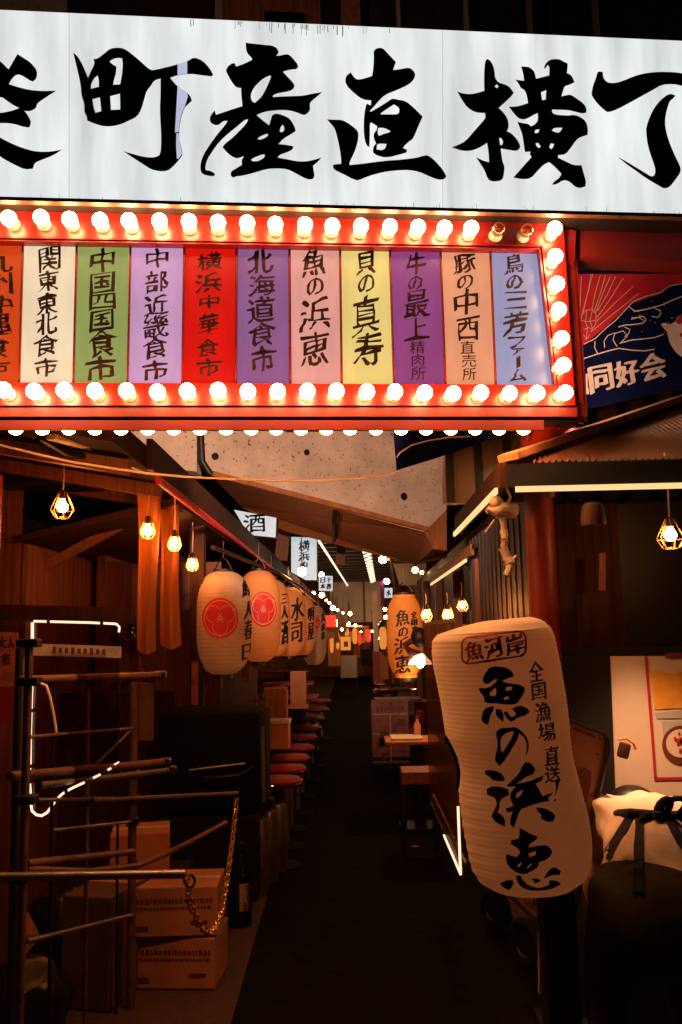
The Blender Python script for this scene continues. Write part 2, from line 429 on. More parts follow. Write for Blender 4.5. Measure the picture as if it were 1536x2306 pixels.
class Ink:
    """flat lettering in photo pixels, later laid on a real surface"""
    def __init__(s): s.v = []; s.f = []
    def add(s, vs, fs):
        k = len(s.v); s.v += vs; s.f += [tuple(i + k for i in f) for f in fs]; return s
    def trace(s, polys, org=(0, 0), sc_=1., it=1):
        return s.add(*fill([[(org[0] + x / sc_, org[1] + y / sc_) for x, y in rounded(p, it)] for p in polys]))
    def char(s, ch, box, tilt=0., brush=.05, seed=0, bold=0., quad=None):
        """one glyph fitted into a pixel box, with brush-like wobble"""
        vs, fs = GL[ch]
        x0 = min(v[0] for v in vs); x1 = max(v[0] for v in vs); y0 = min(v[1] for v in vs); y1 = max(v[1] for v in vs)
        if ch in 'ー三': x0, x1 = min(x0, .0), max(x1, .9)
        out = []
        for x, y in vs:
            a = (x - x0) / max(1e-6, x1 - x0); b = (y1 - y) / max(1e-6, y1 - y0)
            n1 = noise.noise((a * 3.1 + seed * 7.3, b * 3.1, seed)); n2 = noise.noise((a * 3.1 + 40, b * 3.1 + seed * 3.1, seed + 9))
            n3 = noise.noise((a * 11 + seed, b * 11, 3)); n4 = noise.noise((a * 11, b * 11 + seed, 17))
            a2 = a + brush * (n1 + .5 * n3); b2 = b + brush * (n2 + .5 * n4) - brush * 1.5 * (a - .5) + brush * .9 * (a - .5) ** 2 * 2
            du = box[0] + (box[2] - box[0]) * a2; dv = box[1] + (box[3] - box[1]) * b2
            cu = (box[0] + box[2]) / 2; cv = (box[1] + box[3]) / 2
            ct, st = math.cos(tilt), math.sin(tilt)
            out.append((cu + (du - cu) * ct - (dv - cv) * st, cv + (du - cu) * st + (dv - cv) * ct))
        s.add(out, fs)
        if bold:
            for dx, dy in ((bold * 1.1, -bold * .55), (-bold * 1.1, bold * .55), (bold * .55, -bold * .3), (-bold * .55, bold * .3)):
                s.add([(x + dx, y + dy) for x, y in out], fs)
        return s
    def line(s, pts, w_, closed=False):
        pts = [Vector(p) for p in pts]; n = len(pts); vs = []; fs = []
        for i, p in enumerate(pts):
            d = (pts[(i + 1) % n] - pts[i - 1]) if closed else (pts[min(i + 1, n - 1)] - pts[max(0, i - 1)])
            d.normalize(); nn = Vector((-d.y, d.x)) * w_ / 2
            vs += [tuple(p - nn), tuple(p + nn)]
        for i in range(n if closed else n - 1):
            j = (i + 1) % n; fs.append((2 * i, 2 * i + 1, 2 * j + 1, 2 * j))
        return s.add(vs, fs)
    def disc(s, c, rx, ry, n=40):
        return s.add([c] + [(c[0] + rx * math.cos(2 * math.pi * i / n), c[1] + ry * math.sin(2 * math.pi * i / n)) for i in range(n)],
                     [(0, 1 + i, 1 + (i + 1) % n) for i in range(n)])
    def lay(s, cast, maxe=0):
        """mesh builder with every point cast onto a surface; maxe splits long edges (pixels) first"""
        bm = bmesh.new(); V = [bm.verts.new((x, y, 0)) for x, y in s.v]
        for f in s.f:
            try: bm.faces.new([V[i] for i in f])
            except ValueError: pass
        if maxe:
            bmesh.ops.triangulate(bm, faces=bm.faces)
            for _ in range(6):
                es = [e for e in bm.edges if e.calc_length() > maxe]
                if not es: break
                bmesh.ops.subdivide_edges(bm, edges=es, cuts=1)
                bmesh.ops.triangulate(bm, faces=[f for f in bm.faces if len(f.verts) > 3])
        bad = []
        for v in bm.verts:
            p = cast(v.co.x, v.co.y)
            if p is None: bad.append(v)
            else: v.co = p
        if bad: bmesh.ops.delete(bm, geom=bad, context='VERTS')
        mb = MB(); mb.bm.free(); mb.bm = bm
        return mb
def tree_of(bm):
    bmesh.ops.recalc_face_normals(bm, faces=bm.faces); bm.normal_update()
    return BVHTree.FromBMesh(bm)
def bvh_cast(mb_or_me, off=.002):
    t = mb_or_me
    def cast(u, v):
        d = ray(u, v); loc, nrm, i, ds = t.ray_cast(CAM, d)
        if loc is None: return None
        if nrm.dot(d) > 0: nrm = -nrm
        return loc + nrm * off
    return cast

# ================================================================== SETTING
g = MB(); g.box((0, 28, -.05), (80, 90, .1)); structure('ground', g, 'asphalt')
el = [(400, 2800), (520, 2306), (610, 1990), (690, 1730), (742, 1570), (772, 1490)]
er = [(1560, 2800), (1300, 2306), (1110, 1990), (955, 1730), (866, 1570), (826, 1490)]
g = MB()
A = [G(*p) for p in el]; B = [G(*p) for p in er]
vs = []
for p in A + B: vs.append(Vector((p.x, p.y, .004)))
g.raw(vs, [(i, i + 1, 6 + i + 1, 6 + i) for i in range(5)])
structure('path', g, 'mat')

# ================================================================== GATE SIGN
def sq(u, v, off): return S(u, v, off)
gx = S(768, 470)
# --- big white lightbox
WS = thing('shop_street_sign', 'long white backlit sign with big black brush characters above the bulb marquee', 'sign', (gx.x, gx.y, S(768, 455).z))
OFF = .10                                     # its face stands proud of the marquee
top = lambda u: 22 + (u - 0) * (92 - 22) / 1536
bot = lambda u: 450 + u * (488 - 450) / 1536
def sbox(us, v0, v1, off0, off1):
    a = [S(us[0], v0(us[0]), off0), S(us[1], v0(us[1]), off0), S(us[1], v1(us[1]), off0), S(us[0], v1(us[0]), off0)]
    return MB().prism(a, -SN * (off0 - off1))
for a, b in ((-420, 155.6), (156.4, 996.6), (997.4, 1980)):
    part('light_panel', sbox((a, b), top, bot, OFF, OFF - .02), 'signwhite', WS)
m = MB()
zt, zb = S(768, top(768) - 2, OFF - .02).z, S(768, bot(768) + 1, OFF - .02).z
a = S(-420, 200, OFF - .025); b = S(1990, 200, OFF - .025)
def slab(a, b, z0, z1, dep):
    p = [Vector((a.x, a.y, z0)), Vector((b.x, b.y, z0)), Vector((b.x, b.y, z1)), Vector((a.x, a.y, z1))]
    return MB().prism(p, -SN * dep)
part('casing', slab(a, b, zb + .0, zt - .005, .3), 'darkmetal', WS)
m = MB()
m.bar(S(-420, bot(-420) + 1, OFF - .0), S(1990, bot(1990) + 1, OFF - .0), .03, .014)
part('bottom_trim', m, 'rust', WS)
for u in (156, 997):
    part('panel_joint', MB().bar(S(u, top(u), OFF + .001), S(u, bot(u), OFF + .0005), .0022, .002, SN), 'seam', WS)
# --- traced brush characters
sgn = lambda u, v: S(u, v, OFF + .004)
Z1 = ((0, 80), 3.0); Z2 = ((430, 80), 1536 / 330); Z3 = ((720, 80), 1536 / 310); Z4 = ((1000, 110), 1536 / 350); Z5 = ((1300, 110), 1536 / 236)
c_sakae = [[(0, 170), (58, 228), (118, 125), (150, 145), (205, 180), (252, 235), (248, 290), (222, 312), (195, 300), (150, 270), (115, 262), (85, 285), (60, 328), (110, 345), (200, 368), (285, 375), (380, 373), (330, 405), (285, 435), (250, 460), (245, 490), (205, 512), (165, 510), (180, 525), (210, 575), (205, 610), (195, 622), (150, 615), (90, 595), (0, 590), (-120, 600), (-160, 560), (-60, 530), (60, 515), (130, 490), (80, 465), (0, 405), (-160, 420), (-190, 370), (-60, 330), (-70, 220), (-40, 150)],
           [(0, 690), (100, 740), (200, 775), (260, 785), (340, 785), (420, 770), (360, 810), (270, 845), (235, 860), (222, 900), (170, 905), (110, 880), (0, 820), (-90, 740), (-80, 640)],
           [(-130, 620), (-90, 650), (-200, 800), (-330, 860), (-240, 760)]]
c_machi = [[(495, 115), (525, 140), (560, 200), (595, 285), (605, 260), (640, 190), (632, 160), (660, 155), (700, 125), (740, 90), (790, 80), (840, 88), (885, 120), (950, 175), (1010, 230), (1040, 235), (1200, 195), (1265, 175), (1310, 145), (1370, 170), (1412, 215), (1440, 262), (1430, 277), (1360, 268), (1290, 258), (1200, 268), (1150, 285), (1165, 305), (1200, 345), (1250, 380), (1285, 405), (1297, 440), (1270, 465), (1245, 490), (1225, 550), (1212, 620), (1210, 690), (1220, 740), (1237, 800), (1215, 835), (1165, 890), (1130, 915), (1080, 918), (1020, 905), (960, 865), (890, 820), (835, 782), (880, 795), (950, 815), (1010, 825), (1060, 820), (1085, 800), (1090, 700), (1085, 600), (1080, 500), (1085, 400), (1085, 290), (1040, 305), (1020, 340), (990, 375), (975, 430), (955, 500), (925, 550), (860, 580), (830, 595), (770, 612), (710, 615), (650, 600), (590, 575), (585, 540), (570, 520), (570, 460), (550, 405), (545, 330), (520, 220)],
           [(740, 175), (765, 158), (800, 150), (825, 155), (830, 190), (825, 260), (812, 330), (765, 332), (770, 300), (785, 250), (787, 210), (760, 195)],
           [(660, 270), (668, 300), (668, 345), (615, 360), (615, 330), (635, 290)], [(625, 430), (675, 418), (680, 470), (685, 510), (645, 522), (632, 480)], [(745, 410), (810, 393), (812, 450), (812, 500), (750, 502)]]
c_san = [[(575, 70), (600, 80), (700, 90), (770, 98), (850, 105), (895, 125), (920, 165), (915, 190), (895, 212), (940, 210), (990, 195), (1030, 200), (1075, 245), (1125, 310), (1120, 340), (1095, 355), (1060, 355), (990, 370), (965, 380), (1010, 430), (1060, 480), (1088, 525), (1075, 560), (1030, 585), (920, 603), (865, 620), (858, 645), (930, 640), (1060, 635), (1180, 630), (1270, 610), (1380, 592), (1310, 650), (1255, 695), (1245, 730), (1252, 775), (1225, 815), (1185, 838), (1120, 810), (1040, 785), (940, 780), (820, 790), (740, 810), (690, 835), (740, 880), (820, 940), (838, 880), (850, 835), (890, 815), (950, 830), (1020, 860), (1050, 890), (1085, 950), (1100, 1000), (1050, 1035), (970, 1080), (918, 1138), (1000, 1145), (1075, 1160), (1065, 1195), (1020, 1220), (930, 1250), (910, 1280), (1000, 1295), (1120, 1320), (1210, 1320), (1300, 1300), (1370, 1278), (1330, 1325), (1280, 1365), (1285, 1410), (1297, 1470), (1280, 1505), (1240, 1510), (1190, 1495), (1100, 1445), (1010, 1400), (900, 1392), (790, 1400), (660, 1440), (540, 1470), (480, 1475), (440, 1490), (415, 1465), (420, 1425), (470, 1395), (535, 1355), (530, 1310), (555, 1265), (500, 1285), (460, 1285), (390, 1240), (330, 1170), (360, 1130), (420, 1085), (500, 1010), (580, 925), (600, 880), (570, 880), (500, 940), (400, 1020), (300, 1110), (220, 1220), (170, 1300), (150, 1380), (155, 1410), (210, 1420), (255, 1450), (240, 1475), (180, 1470), (125, 1455), (100, 1420), (100, 1340), (130, 1250), (200, 1140), (280, 1030), (350, 950), (385, 895), (340, 895), (290, 940), (255, 940), (205, 915), (195, 870), (215, 825), (250, 785), (262, 830), (340, 805), (440, 770), (540, 740), (530, 650), (525, 550), (475, 545), (430, 490), (385, 410), (365, 365), (385, 325), (430, 290), (460, 292), (475, 325), (560, 295), (640, 255), (640, 235), (590, 190), (575, 130)],
         [(840, 420), (835, 450), (800, 530), (760, 610), (725, 660), (670, 705), (640, 690), (625, 640), (640, 580), (690, 510), (760, 450), (810, 425)], [(930, 1005), (940, 960), (962, 935), (980, 965), (975, 1000), (950, 1015)], [(700, 1090), (710, 1065), (790, 1030), (810, 1035), (800, 1060), (740, 1090)], [(630, 1305), (650, 1285), (750, 1245), (775, 1250), (770, 1280), (710, 1315), (650, 1320)]]
c_choku = [[(600, 170), (640, 140), (700, 135), (760, 200), (850, 295), (820, 385), (900, 375), (1000, 355), (1050, 395), (1070, 440), (1045, 500), (990, 550), (860, 610), (730, 660), (660, 730), (600, 800), (560, 840), (570, 850), (650, 805), (740, 750), (810, 700), (870, 715), (960, 730), (1050, 805), (1150, 905), (1110, 990), (1045, 1150), (1015, 1170), (960, 1215), (930, 1255), (975, 1275), (970, 1305), (870, 1335), (760, 1360), (690, 1355), (610, 1325), (590, 1285), (605, 1230), (630, 1205), (600, 1140), (605, 1090), (640, 1050), (640, 1010), (575, 970), (560, 980), (560, 1100), (555, 1245), (525, 1230), (500, 1160), (490, 1050), (495, 900), (510, 800), (525, 760), (570, 780), (575, 725), (480, 715), (390, 650), (290, 550), (285, 460), (345, 410), (375, 455), (415, 495), (500, 480), (585, 450), (600, 350), (605, 250)],
           [(680, 880), (690, 860), (780, 800), (830, 770), (885, 805), (890, 850), (870, 880), (780, 880)], [(655, 1030), (720, 1030), (790, 1065), (780, 1080), (720, 1095), (660, 1120), (645, 1080)], [(635, 1270), (640, 1220), (670, 1205), (745, 1210), (735, 1255), (700, 1280)],
           [(80, 935), (160, 940), (250, 940), (330, 985), (415, 1050), (435, 1100), (425, 1190), (390, 1300), (330, 1420), (335, 1445), (480, 1430), (700, 1400), (900, 1385), (1080, 1365), (1160, 1340), (1210, 1335), (1280, 1390), (1370, 1490), (1415, 1570), (1390, 1605), (1320, 1610), (1220, 1570), (1110, 1520), (1000, 1500), (850, 1505), (700, 1525), (540, 1570), (440, 1615), (390, 1612), (270, 1550), (165, 1500), (145, 1465), (155, 1440), (240, 1430), (235, 1330), (205, 1170), (170, 1040), (130, 990)]]
c_yoko = [[(400, 170), (410, 115), (430, 100), (455, 115), (485, 160), (500, 220), (505, 290), (540, 335), (600, 350), (640, 370), (670, 405), (690, 435), (660, 475), (540, 585), (580, 620), (625, 680), (640, 740), (635, 790), (620, 815), (660, 830), (720, 890), (757, 960), (745, 990), (715, 1010), (650, 1000), (560, 985), (570, 1060), (580, 1120), (600, 1160), (590, 1260), (570, 1300), (510, 1312), (450, 1305), (420, 1260), (410, 1220), (370, 1150), (315, 1070), (345, 1085), (400, 1110), (445, 1120), (440, 1020), (425, 930), (380, 960), (300, 1000), (220, 1012), (150, 1000), (75, 972), (140, 950), (215, 910), (300, 810), (380, 720), (412, 680), (405, 635), (310, 630), (230, 580), (180, 510), (130, 420), (180, 440), (260, 448), (330, 435), (398, 415), (395, 300)],
          [(500, 372), (520, 350), (540, 370), (525, 390)], [(545, 885), (560, 880), (585, 910), (575, 950), (555, 950)],
          [(760, 175), (830, 175), (870, 200), (895, 230), (910, 295), (1040, 262), (1042, 180), (1025, 160), (1005, 190), (985, 200), (1000, 150), (1040, 110), (1090, 100), (1140, 102), (1180, 125), (1222, 145), (1220, 200), (1215, 240), (1260, 260), (1290, 330), (1240, 355), (1190, 370), (1175, 420), (1160, 470), (1200, 460), (1250, 450), (1310, 490), (1380, 540), (1410, 590), (1405, 630), (1370, 640), (1310, 625), (1230, 605), (1070, 600), (1065, 620), (1090, 650), (1230, 660), (1290, 650), (1360, 680), (1405, 720), (1422, 780), (1420, 850), (1340, 875), (1300, 910), (1260, 970), (1200, 1045), (1130, 1050), (1125, 1075), (1200, 1110), (1280, 1150), (1360, 1150), (1380, 1230), (1405, 1310), (1395, 1360), (1340, 1378), (1290, 1360), (1240, 1310), (1180, 1295), (1110, 1340), (1065, 1342), (1090, 1310), (1140, 1275), (1160, 1235), (1100, 1170), (1040, 1120), (990, 1140), (930, 1200), (860, 1280), (780, 1290), (685, 1272), (740, 1210), (810, 1130), (865, 1070), (845, 1040), (855, 1015), (800, 1020), (790, 960), (775, 850), (745, 770), (725, 722), (780, 735), (830, 740), (860, 765), (885, 755), (920, 725), (930, 690), (925, 635), (890, 650), (840, 680), (790, 700), (740, 690), (700, 650), (640, 572), (720, 570), (790, 550), (830, 535), (820, 470), (800, 410), (755, 385), (735, 340), (705, 305), (750, 310), (790, 315), (785, 260), (770, 200)],
          [(958, 430), (1010, 408), (1005, 500), (970, 508)], [(895, 825), (905, 800), (942, 795), (935, 825), (905, 835)], [(1065, 805), (1090, 780), (1170, 780), (1150, 815), (1130, 830), (1090, 820)], [(905, 935), (930, 930), (955, 965), (940, 980), (915, 965)], [(1040, 970), (1055, 935), (1088, 940), (1075, 980), (1055, 990)]]
c_cho = [[(295, 345), (320, 330), (375, 340), (380, 420), (420, 475), (470, 500), (570, 500), (680, 465), (830, 400), (1000, 355), (1200, 335), (1400, 340), (1536, 355), (1700, 400), (1780, 480), (1650, 540), (1536, 545), (1420, 515), (1240, 525), (1130, 590), (950, 690), (750, 800), (580, 890), (455, 932), (410, 910), (300, 810), (220, 700), (208, 650), (230, 540), (270, 440)],
         [(1440, 685), (1400, 735), (1360, 760), (1330, 840), (1300, 950), (1285, 1070), (1300, 1200), (1350, 1370), (1430, 1560), (1510, 1720), (1520, 1800), (1440, 1920), (1350, 2030), (1270, 2048), (1220, 2020), (1100, 1950), (1000, 1890), (850, 1780), (720, 1690), (590, 1580), (700, 1640), (850, 1730), (1000, 1820), (1080, 1870), (1120, 1865), (1145, 1820), (1140, 1730), (1080, 1570), (1030, 1400), (1010, 1230), (1010, 1150), (1060, 1000), (1130, 860), (1220, 750), (1320, 670), (1380, 660)]]
for polys, z in ((c_sakae, Z1), (c_machi, Z1), (c_san, Z2), (c_choku, Z3), (c_yoko, Z4), (c_cho, Z5)):
    ik = Ink().trace(polys, z[0], z[1])
    part('brush_character', ik.lay(sgn), 'ink', WS)
ik = Ink()
for p in ([(1200, 193), (1265, 174), (1265, 258), (1200, 268)], [(1200, 335), (1222, 362), (1262, 390), (1270, 410), (1250, 475), (1230, 520), (1215, 580), (1208, 650), (1182, 655), (1190, 520), (1197, 400)], [(1192, 660), (1207, 660), (1215, 730), (1232, 795), (1205, 835), (1195, 830), (1190, 740)]):
    ik.trace([p], Z1[0], Z1[1], 0)
part('repair_patch', ik.lay(lambda u, v: S(u, v, OFF + .007)), 'patch', WS)

ik = Ink(); rr = random.Random(12)
for k in range(46):
    u = rr.gauss(660, 90); v = top(u) + 1.5; L_ = rr.uniform(5, 26)
    ik.line([(u, v), (u + rr.uniform(-.5, .5), v + L_ * .6), (u + rr.uniform(-.8, .8), v + L_)], rr.uniform(.5, 1.5))
for k in range(60):
    u = rr.uniform(-100, 1600); v = bot(u) - 1.5; L_ = rr.uniform(4, 16)
    ik.line([(u, v), (u, v - L_)], rr.uniform(.4, 1.1))
part('stain', ik.lay(lambda u, v: S(u, v, OFF + .0015)), 'grime', WS)

# --- red marquee with coloured name panels and bulbs
MQ = thing('bulb_marquee', 'red marquee box edged with lit bulbs holding eleven coloured name panels', 'sign', (gx.x, gx.y, S(768, 912).z))
LEFT = -420
mt = lambda u: 470 + (u) * (497 - 470) / 1250
it = lambda u: 544 + (u) * (563 - 544) / 1215
ib = lambda u: 861 + (u) * (866 - 861) / 1240
mb_ = lambda u: 913.0
def sl(x, v0, x0, v1, x1):        # slanted verticals
    return x0 + (x1 - x0) * (x - v0) / (v1 - v0)
R_OUT = lambda v: 1268 + (1296 - 1268) * (v - 500) / 410
R_IN = lambda v: 1214 + (1250 - 1214) * (v - 560) / 310
def q4(a, b, c, d, off, dep): return MB().prism([S(*a, off), S(*b, off), S(*c, off), S(*d, off)], -SN * dep)
fr = q4((LEFT, mt(LEFT)), (R_OUT(497), mt(1268)), (R_IN(560), it(1214)), (LEFT, it(LEFT)), 0, .05)
part('top_border', fr, 'red', MQ)
part('side_border', q4((R_OUT(497) + .3, mt(1268)), (R_OUT(913), mb_(0)), (R_IN(868), ib(1250)), (R_IN(560) + .3, it(1214)), -.001, .05), 'red', MQ)
part('bottom_border', q4((LEFT, ib(LEFT)), (R_IN(868), ib(1250) + .4), (R_OUT(913), mb_(0)), (LEFT, mb_(0)), 0, .05), 'red', MQ)
m = MB()
for o in (0, 1):
    k = 7 * o
    m.bar(S(LEFT, it(LEFT) - 9 + k, .004), S(R_IN(550) + 8 - k, it(1214) - 9 + k, .004), .007 - .002 * o, .008, SN)
    m.bar(S(R_IN(552) + 8 - k, it(1214) - 9 + k, .005), S(R_IN(872) + 8 - k, ib(1250) + 4, .005), .007 - .002 * o, .008, SN)
part('inner_trim', m, 'red', MQ)
part('backing', q4((LEFT, mt(LEFT) + 4), (R_OUT(500) + 20, mt(1290) + 4), (R_OUT(900) + 20, 908), (LEFT, 908), -.052, .3), 'darkred', MQ)
part('outer_return', q4((R_OUT(500) + 2, mt(1268) + 8), (R_OUT(500) + 26, mt(1268) + 10), (R_OUT(935) + 26, 938), (R_OUT(935) + 2, 938), -.06, .3), 'darkred', MQ)
# coloured panels
cols = [('orange_panel', (222, 72, 22)), ('cream_panel', (252, 226, 188)), ('green_panel', (150, 164, 92)), ('mauve_panel', (205, 155, 198)), ('scarlet_panel', (226, 20, 14)), ('purple_panel', (146, 92, 142)), ('pink_panel', (232, 160, 148)), ('yellow_panel', (242, 212, 126)), ('plum_panel', (150, 70, 128)), ('salmon_panel', (236, 156, 116)), ('grey_blue_panel', (158, 156, 194))]
tx = [-62, 52, 173, 294, 415, 533, 652, 766, 878, 992, 1104, 1214]
bx = [-74, 43, 165, 287, 410, 531, 654, 770, 888, 1004, 1117, 1248]
words_ = ['九州沖縄食市', '関東東北食市', '中国四国食市', '中部近畿食市', '横浜中華食市', '北海道食市', '魚の浜恵', '貝の真寿', '牛の最上精肉所', '豚の中西直売所', '鳥の三芳ファーム']
# per panel: list of (char, centre u, v0, v1, width)
cw = {
 0: [(-8, 566, 612, 70), (-8, 614, 662, 70), (-10, 666, 706, 70), (-10, 706, 756, 70), (-12, 758, 806, 70), (-12, 812, 842, 66)],
 1: [(112, 556, 608, 48), (108, 609, 654, 46), (106, 660, 706, 46), (104, 704, 752, 48), (103, 752, 800, 52), (104, 806, 846, 52)],
 2: [(231, 557, 612, 52), (230, 612, 658, 56), (231, 660, 696, 58), (229, 696, 742, 50), (229, 742, 800, 62), (227, 803, 856, 68)],
 3: [(354, 560, 602, 48), (352, 610, 658, 50), (352, 664, 708, 52), (351, 708, 760, 56), (350, 758, 806, 54), (350, 812, 856, 56)],
 4: [(472, 570, 606, 54), (469, 614, 658, 58), (471, 663, 694, 46), (470, 706, 750, 44), (468, 764, 802, 48), (470, 808, 846, 54)],
 5: [(586, 562, 616, 56), (590, 618, 664, 62), (588, 668, 724, 62), (590, 724, 776, 58), (593, 780, 836, 58)],
 6: [(707, 560, 620, 50), (710, 626, 664, 36), (709, 674, 742, 68), (710, 745, 820, 62)],
 7: [(824, 565, 616, 44), (825, 620, 658, 36), (824, 666, 748, 62), (830, 744, 824, 64)],
 8: [(937, 570, 616, 42), (936, 622, 652, 32), (937, 654, 712, 56), (938, 714, 762, 52), (940, 768, 796, 32), (941, 798, 824, 28), (942, 826, 856, 32)],
 9: [(1046, 572, 614, 50), (1048, 618, 650, 34), (1050, 652, 708, 52), (1053, 712, 762, 50), (1053, 768, 796, 32), (1056, 798, 826, 32), (1057, 828, 856, 30)],
 10: [(1157, 572, 614, 44), (1158, 620, 650, 34), (1160, 655, 694, 56), (1161, 700, 752, 56), (1163, 758, 782, 36), (1166, 784, 798, 26), (1167, 802, 828, 8), (1167, 832, 858, 36)],
}
PO = -.035
for i, (nm, c) in enumerate(cols):
    g0 = 3.0
    mname = backlit(nm, srgb(c), .92, var=.16, scale=5, stretch=(3, 3, .8), base=.045)
    pn = part(nm, q4((tx[i] + g0, it(tx[i]) - 3), (tx[i + 1] - g0, it(tx[i + 1]) - 3), (bx[i + 1] - g0, ib(bx[i + 1]) + 6), (bx[i] + g0, ib(bx[i]) + 6), PO, .008), mname, MQ)
    ik = Ink()
    for k, ch in enumerate(words_[i]):
        cu, v0, v1, wd = cw[i][k]
        plain = i >= 8 and k >= 4 and i < 10
        ik.char(ch, (cu - wd / 2, v0, cu + wd / 2, v1), tilt=.0, brush=.02 if plain else .11, seed=i * 9 + k, bold=.3 if plain else 1.05)
    part('writing', ik.lay(lambda u, v: S(u, v, PO + .003)), 'brownink', pn)
m = MB()
for i in range(12):
    m.bar(S(tx[i], it(tx[i]) - 4, PO + .004), S(bx[i], ib(bx[i]) + 7, PO + .004), .0065, .012, SN)
part('divider', m, 'darkred', MQ)
# lower beam
m = MB()
def beam(v0, v1, off, dep, u1): return q4((LEFT, v0), (u1, v0), (u1, v1), (LEFT, v1), off, dep)
part('sill_rail', beam(913.6, 938, -.012, .12, 1300), 'darkred', MQ)
part('shadow_gap', beam(938.3, 946, -.03, .12, 1296), 'black', MQ)
part('lower_rail', beam(946.3, 968, -.018, .02, 1225), 'darkred', MQ)
part('soffit', beam(946.3, 953, -.04, .085, 1222), 'darkred', MQ)
# bulbs
TOP = [(-180, 490), (-112, 490), (-45, 490), (22, 492), (92, 492), (157, 494), (225, 496), (292, 498), (359, 499), (425, 501), (490, 503), (556, 504), (621, 506), (686, 507), (749, 509), (813, 511), (877, 512), (940, 513), (1001, 515), (1062, 516), (1123, 518), (1185, 520), (1249, 516)]
SIDE = [(1251, 579), (1254, 639), (1259, 699), (1264, 762), (1267, 822), (1271, 885)]
BOT = [(-130, 879), (-60, 880), (10, 880), (78, 881), (146, 881), (215, 882), (286, 882), (354, 882), (423, 882), (492, 881), (557, 881), (624, 882), (692, 882), (757, 882), (825, 882), (890, 883), (956, 884), (1020, 886), (1084, 886), (1147, 887), (1210, 887)]
RB = .0295
prof = [(0, .052 + RB)] + [(RB * math.sin(a), .052 + RB * math.cos(a)) for a in [math.pi * k / 10 for k in range(1, 8)]] + [(.017, .024), (.0155, .012)]
def bulb_mesh(mat, nm):
    b = MB().lathe(prof, (0, 0, 0), 18, (0, -1, 0)); return build(b, nm, mat, True)
bm_lits = [bulb_mesh(q, 'bulb') for q in ('bulb', 'bulbdim', 'bulbhot', 'bulb')]; brr = random.Random(21); bm_off = bulb_mesh('amber', 'bulb'); bm_low = bulb_mesh('bulblow', 'bulb')
sk = build(MB().lathe([(0, .03), (.0185, .03), (.0215, .024), (.023, .004), (.027, 0), (.027, -.004), (0, -.004)], (0, 0, 0), 18, (0, -1, 0)), 'socket', 'ceramic', True)
fil = build(MB().tube([(0, -.012, 0), (.004, -.045, .003), (-.004, -.045, -.003), (0, -.02, .002)], .0025, 5), 'filament', 'gold')
def bulb(p, rot, me, off=False):
    o = bpy.data.objects.new('bulb', me); col.objects.link(o); o.parent = MQ
    o.location = p - MQ.location; o.rotation_euler = rot
    s = bpy.data.objects.new('socket', sk); col.objects.link(s); s.parent = o
    if off:
        o["label"] = "dead amber bulb among the lit ones"
        s = bpy.data.objects.new('filament', fil); col.objects.link(s); s.parent = o
for (u, v) in TOP + SIDE + BOT:
    c = S(u, v, .052)                   # glass centre; its socket sits straight behind it on the frame
    d = (v == 518 or v == 520) and u > 1100
    bulb(c - SN * .052 + SN * .004, (brr.uniform(-.05, .05), 0, SA + brr.uniform(-.05, .05)), bm_off if d else bm_lits[brr.randrange(4)], d)
LOW = [35, 95, 154, 213, 272, 332, 391, 450, 509, 566, 622, 678, 735, 789, 847, 904, 960, 1016, 1071, 1125, 1180]
zlow = S(768, 954, -.1).z
for u in LOW:
    p = S(u, 979, -.08)
    bulb(Vector((p.x, p.y, p.z + .052 + RB)), (rad(90), 0, SA), bm_low)

# --- red gate: post on each side, beam behind the marquee, curved arm
GP = thing('gate_post', 'round red painted steel post beside the paper lantern, carrying the marquee', 'post', (P(1216, 1200, 3.75).x, 3.75, 0))
px_ = GP.location.x
part('shaft', MB().lathe([(.062, 0), (.062, 2.5)], (px_, 3.75, 0), 28), 'darkred', GP, True)
part('base_plate', MB().box((px_, 3.75, .02), (.22, .22, .04)), 'rubber', GP)
part('arm', MB().tube([(px_, 3.75, 2.36), (px_ + .01, 3.70, 2.44), (px_ + .05, 3.62, 2.5), (px_ + .10, 3.55, 2.56), (px_ + .12, 3.5, 2.7)], .05, 14), 'red', GP, True)
p = P(-40, 1100, 3.5)
G2 = thing('gate_post', 'square red gate post at the wooden stall, almost out of view', 'post', (p.x, 3.5, 0))
part('shaft', MB().box((p.x - .02, 3.5, 1.15), (.16, .12, 2.3)), 'red', G2)
part('base_plate', MB().box((p.x - .02, 3.5, .02), (.26, .24, .04)), 'darkred', G2)
a = S(1292, 508, -.12); b = S(1960, 540, -.12); h = .165
solo('gate_beam', MB().bar(a + Vector((0, 0, -h / 2)), b + Vector((0, 0, -h / 2)), .12, h), 'darkred', 'dark red box beam running behind the white sign past the bulb marquee', 'beam', (a.x, a.y, a.z - h))
p0 = S(1288, 560, -.05)
solo('bracket', MB().hull([S(1283, 516, -.03), S(1298, 520, -.03), S(1293, 596, -.04), S(1272, 600, -.04)], [S(1283, 516, -.058), S(1298, 520, -.058), S(1293, 596, -.058), S(1272, 600, -.058)]), 'red', 'small red steel bracket joining marquee corner to the red beam', 'bracket', tuple(p0))

